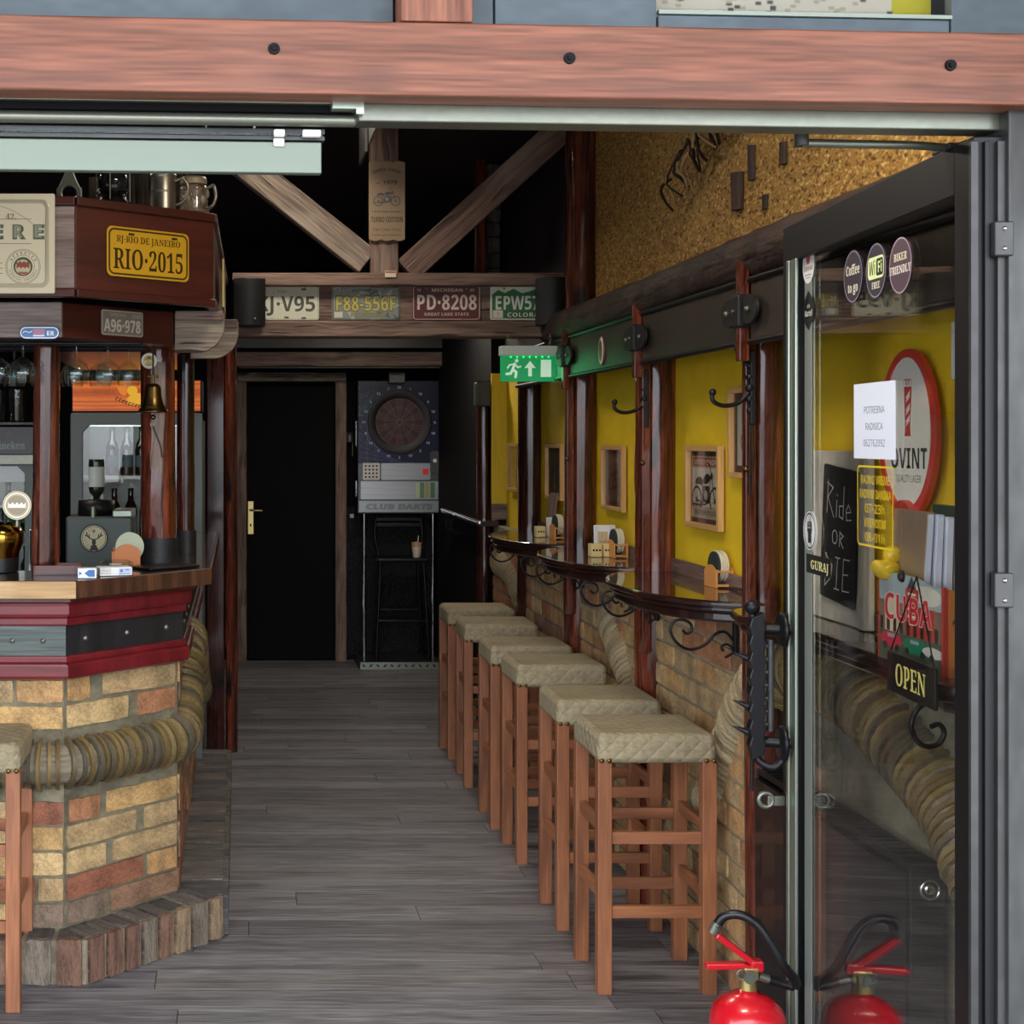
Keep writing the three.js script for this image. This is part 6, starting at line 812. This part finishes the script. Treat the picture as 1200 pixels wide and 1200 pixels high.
  // wall things
  const ov = thing('beer_sign', 'large oval white and red beer sign on the yellow wall', 'sign', [XR - .02, 1.612, -3.12], -Math.PI / 2); ov.scale.x = .87; const el = (a, b) => { const s = new THREE.Shape(); s.absellipse(0, 0, a, b, 0, Math.PI * 2); return s; };
  part(ov, 'red_rim', (() => { const s = el(.15, .185); const hl = new THREE.Path(); hl.absellipse(-.003, .004, .134, .168, 0, Math.PI * 2); s.holes.push(hl); return extr(s, .009, .003, 48); })(), P({ color: 0xc2392c, roughness: .35, clearcoat: .5 }));
  part(ov, 'white_face', uvPlanar(extr(el(.137, .172), .005, .001, 48), .27, .342), printMat(768, 973, (g, W, H) => { g.fillStyle = '#dddfd6'; g.fillRect(0, 0, W, H); g.fillStyle = '#b8382e'; g.beginPath(); g.moveTo(330, 190); g.lineTo(450, 190); g.lineTo(430, 420); g.quadraticCurveTo(424, 470, 440, 500); g.lineTo(340, 500); g.quadraticCurveTo(356, 470, 350, 420); g.fill(); g.fillStyle = '#d8d8d0'; for (const y of [210, 290, 360]) { g.beginPath(); g.moveTo(350, y + 50); g.lineTo(430, y); g.lineTo(416, y + 40); g.lineTo(436, y + 34); g.lineTo(360, y + 84); g.lineTo(372, y + 50); g.fill(); } g.strokeStyle = '#b8382e'; g.lineWidth = 7; for (const x of [350, 386, 422]) { g.beginPath(); g.arc(x, 170, 26, Math.PI * .9, Math.PI * 2.2); g.stroke(); } txt(g, 'OVINT', 400, 640, 150, { w: 560, fill: '#26302e', sy: 1.2 }); txt(g, 'QUALITY LAGER', 400, 766, 62, { w: 380, fill: '#3a4240', bold: false }); }, { rough: .35, cc: .4 }), { pos: [0, 0, .002] });
  part(ov, 'red_foot', extr(el(.045, .03), .018, .003, 32), P({ color: 0xa83c30, roughness: .35 }), { pos: [0, -.178, .002] });
  const ck = thing('chalkboard', 'pale wooden sign board with chalkboard reading Ride or DIE', 'chalkboard', [1.475, 1.152, -3.48], -Math.PI / 2 + .0); part(ck, 'whitewashed_board', box(.36, .42, .014, 'y', .003).translate(0, .21, 0), P({ ...spkl([196, 190, 174], .14, 931, 14), roughness: .8 })); for (const x of [-.155, .155]) part(ck, 'frame_strip', box(.03, .42, .01, 'y', .002).translate(x, .21, .01), P({ ...spkl([168, 162, 148], .2, 932, 14), roughness: .8 }));
  part(ck, 'chalk_panel', plate(.2, .33, .004, .004).rotateZ(-.09).translate(.035, .215, .012), printMat(320, 528, (g, W, H) => { g.fillStyle = '#17181a'; g.fillRect(0, 0, W, H); g.strokeStyle = '#cfcfc8'; g.lineWidth = 5; g.lineCap = 'round'; const L = a => { g.beginPath(); a.forEach(([x, y], i) => i ? g.lineTo(x, y) : g.moveTo(x, y)); g.stroke(); }; L([[50, 60], [44, 190]]); L([[40, 70], [96, 84], [50, 128], [110, 200]]); L([[134, 130], [132, 196]]); L([[134, 108], [135, 112]]); L([[196, 70], [194, 196], [160, 190], [158, 150], [192, 146]]); L([[220, 168], [262, 160], [240, 134], [220, 160], [226, 196], [268, 190]]); g.beginPath(); g.ellipse(126, 276, 22, 26, 0, 0, 7); g.stroke(); L([[172, 306], [172, 250], [204, 262], [174, 280], [206, 308]]); L([[54, 350], [50, 480]]); L([[44, 352], [110, 390], [104, 440], [48, 482]]); L([[160, 354], [156, 476]]); L([[140, 354], [182, 352]]); L([[136, 478], [180, 476]]); L([[268, 346], [214, 350], [212, 474], [272, 468]]); L([[212, 410], [258, 404]]); }, { rough: .85 }));
  const fd = thing('framed_document', 'white certificate in a brown wooden frame behind the door stile', 'picture', [XR - .012, 1.575, -2.72], -Math.PI / 2); for (const s of [-1, 1]) { part(fd, 'frame_side', box(.022, .26, .018, 'y', .002).translate(s * .17, 0, .003), M.greyBrown); part(fd, 'frame_rail', box(.32, .022, .018, 'x', .002).translate(0, s * .119, .003), M.greyBrown); } part(fd, 'sheet', plate(.32, .22, .003, .002), printMat(384, 264, (g, W, H) => { g.fillStyle = '#d4dae2'; g.fillRect(0, 0, W, H); g.fillStyle = '#6a7484'; for (let k = 0; k < 11; k++) g.fillRect(40, 50 + k * 17, 200 + (k % 3) * 40, 3); g.strokeStyle = '#4a6a94'; g.lineWidth = 5; g.strokeRect(14, 14, W - 28, H - 28); }));
  const bs = thing('roundel_panel', 'white and black wall panel with a motor roundel above the certificate', 'sign', [XR - .012, 1.785, -2.79], -Math.PI / 2); part(bs, 'panel', plate(.32, .12, .004, .003), printMat(512, 192, (g, W, H) => { g.fillStyle = '#dcdcd8'; g.fillRect(0, 0, 210, H); g.fillStyle = '#1a1a1c'; g.fillRect(210, 0, W, H); g.beginPath(); g.arc(96, 90, 54, 0, 7); g.fill(); g.fillStyle = '#e4e4e0'; g.beginPath(); g.arc(96, 90, 34, 0, 7); g.fill(); g.fillStyle = '#4a6a90'; g.beginPath(); g.moveTo(96, 90); g.arc(96, 90, 32, Math.PI, Math.PI * 1.5); g.fill(); g.beginPath(); g.moveTo(96, 90); g.arc(96, 90, 32, 0, Math.PI * .5); g.fill(); txt(g, 'BMW', 96, 48, 22, { fill: '#e4e4e0' }); txt(g, 'S', 262, 96, 130, { font: 'serif', fill: '#d8d8d4' }); }));
}
// ---------- fire extinguisher ----------
{
  const t = thing('fire_extinguisher', 'red fire extinguisher with a black hose standing by the glass door', 'fire extinguisher', [1.157, 0, -3.22]); const red = P({ color: 0xc81424, roughness: .28, clearcoat: .7, clearcoatRoughness: .08 }), Q = (px, py, z = 0) => V((px - 876) / 515, EYE + (515 - py) / 515, z);
  part(t, 'cylinder', lathe([[0, .012], [.07, .012], [.078, .02], [.084, .03], [.0845, .27], [.083, .285], [.076, .308], [.06, .326], [.038, .338], [.022, .342], [.02, .352], [.0, .354]], 48), red); part(t, 'base_ring', lathe([[.07, 0], [.08, 0], [.08, .03], [.07, .03]], 40), M.plasticBlack);
  part(t, 'label', lathe([[.0851, .09], [.0851, .23]], 40), P({ color: 0xd8d4c8, roughness: .5 })); part(t, 'valve', merge([cyl(.018, .02, .03, 20).translate(0, .365, 0), new RoundedBoxGeometry(.034, .03, .028, 2, .004).translate(.004, .388, 0)]), M.paleBrass); part(t, 'gauge', cyl(.014, .014, .012, 20).rotateX(Math.PI / 2).translate(-.004, .385, .02), M.steel);
  const lever = (a, b, w0, w1) => { const u = b.clone().sub(a), L = u.length(), g = new RoundedBoxGeometry(L, .014, .024, 2, .004); g.rotateZ(Math.atan2(u.y, u.x)); return g.translate((a.x + b.x) / 2, (a.y + b.y) / 2, 0); };
  part(t, 'carry_handle', merge([lever(Q(838, 1094), Q(888, 1132)), new RoundedBoxGeometry(.03, .026, .026, 2, .005).translate(.018, .405, 0)]), red); part(t, 'squeeze_lever', merge([lever(Q(826, 1131), Q(872, 1130)), lever(Q(868, 1130), Q(886, 1136))]), red);
  part(t, 'hose_nut', rod(Q(888, 1143), Q(906, 1149), .0095, 16), M.steel); part(t, 'hose', tube([Q(900, 1147), Q(916, 1152), Q(929, 1154, .005), Q(926, 1143, .03), Q(910, 1124, .045), Q(895, 1098, .04), Q(880, 1077, .03), Q(862, 1068, .02), Q(846, 1072, .01), Q(838, 1084, .005)], .0105, 80, 12), M.rubber); part(t, 'hose_nozzle', rod(Q(840, 1080, .005), Q(835, 1092, 0), .012, 16), M.steel); part(t, 'pin_ring', new THREE.TorusGeometry(.011, .0018, 8, 20).translate(-.02, .39, .018), M.steel);
}
// ---------- added unseen lamps, joist and terrace slab that shape the light ----------
[[.55, 2.75, 'added unseen slim lamp over the aisle nearest the entrance', 3.07, .6, .1, 190], [.2, 5.6, 'added unseen deep shaded lamp over the aisle near the timber truss', 3.07, .6, .3, 26], [-1.2, 5.4, 'added unseen deep shaded lamp over the bar', 3.07, .6, .3, 20], [.3, 6.1, 'added unseen small shaded lamp close to the timber truss', 3.07, .4, .2, 8], [.95, 8.4, 'added flat hanging lamp out of view behind the plates beam', 2.5, .6, .3, 32]].forEach(([x, d, lab, y, w, h, power], i) => {  // fill lamps added out of view to brighten the interior
  const t = thing('added_lamp', lab, 'added lamp', [x, y, -d]); if (y < 3) for (const k of [-1, 1]) part(t, 'hanging_rod', rod(V(k * .2, .02, 0), V(k * .2, .6, 0), .004), M.iron);
  part(t, 'casing', box(w + .06, .04, h + .06, 'x', .004), M.steelGrey); part(t, 'diffuser', box(w, .012, h, 'x').translate(0, -.024, 0), P({ color: 0xffffff, emissive: 0xfff0dc, emissiveIntensity: 2 }));
  if (i > 0 && i < 4) { part(t, 'added_baffle', box(.01, .26, h + .1, 'y').translate(w / 2 + .035, -.13, 0), M.blackPaint); part(t, 'added_baffle', box(.01, .26, h + .1, 'y').translate(-w / 2 - .035, -.13, 0), M.blackPaint); }  // boards added to keep these lamps off the upper plaster
  const l = new THREE.RectAreaLight(0xfff0dc, power * LAMP_GAIN, w, h); l.position.set(x, y - .04, -d); l.rotation.x = -Math.PI / 2; scene.add(l);
});
struct('added_joist', box(4.5, .27, .1, 'x', .004).translate(-.75, 2.965, -3.35), M.blackPaint, 'unseen joist added to shade the far wall plaster');  // added out of view, blocks the nearest lamp from the far plaster
struct('added_roof', mv(new THREE.BoxGeometry(9, .1, 1.9), 0, 2.85, -1.25), P({ color: 0x6a5a4c, roughness: .8 }), 'unseen slab added outside to dim the shop front');  // added out of view, cuts high skylight on the facade
renderer.render(scene, camera);
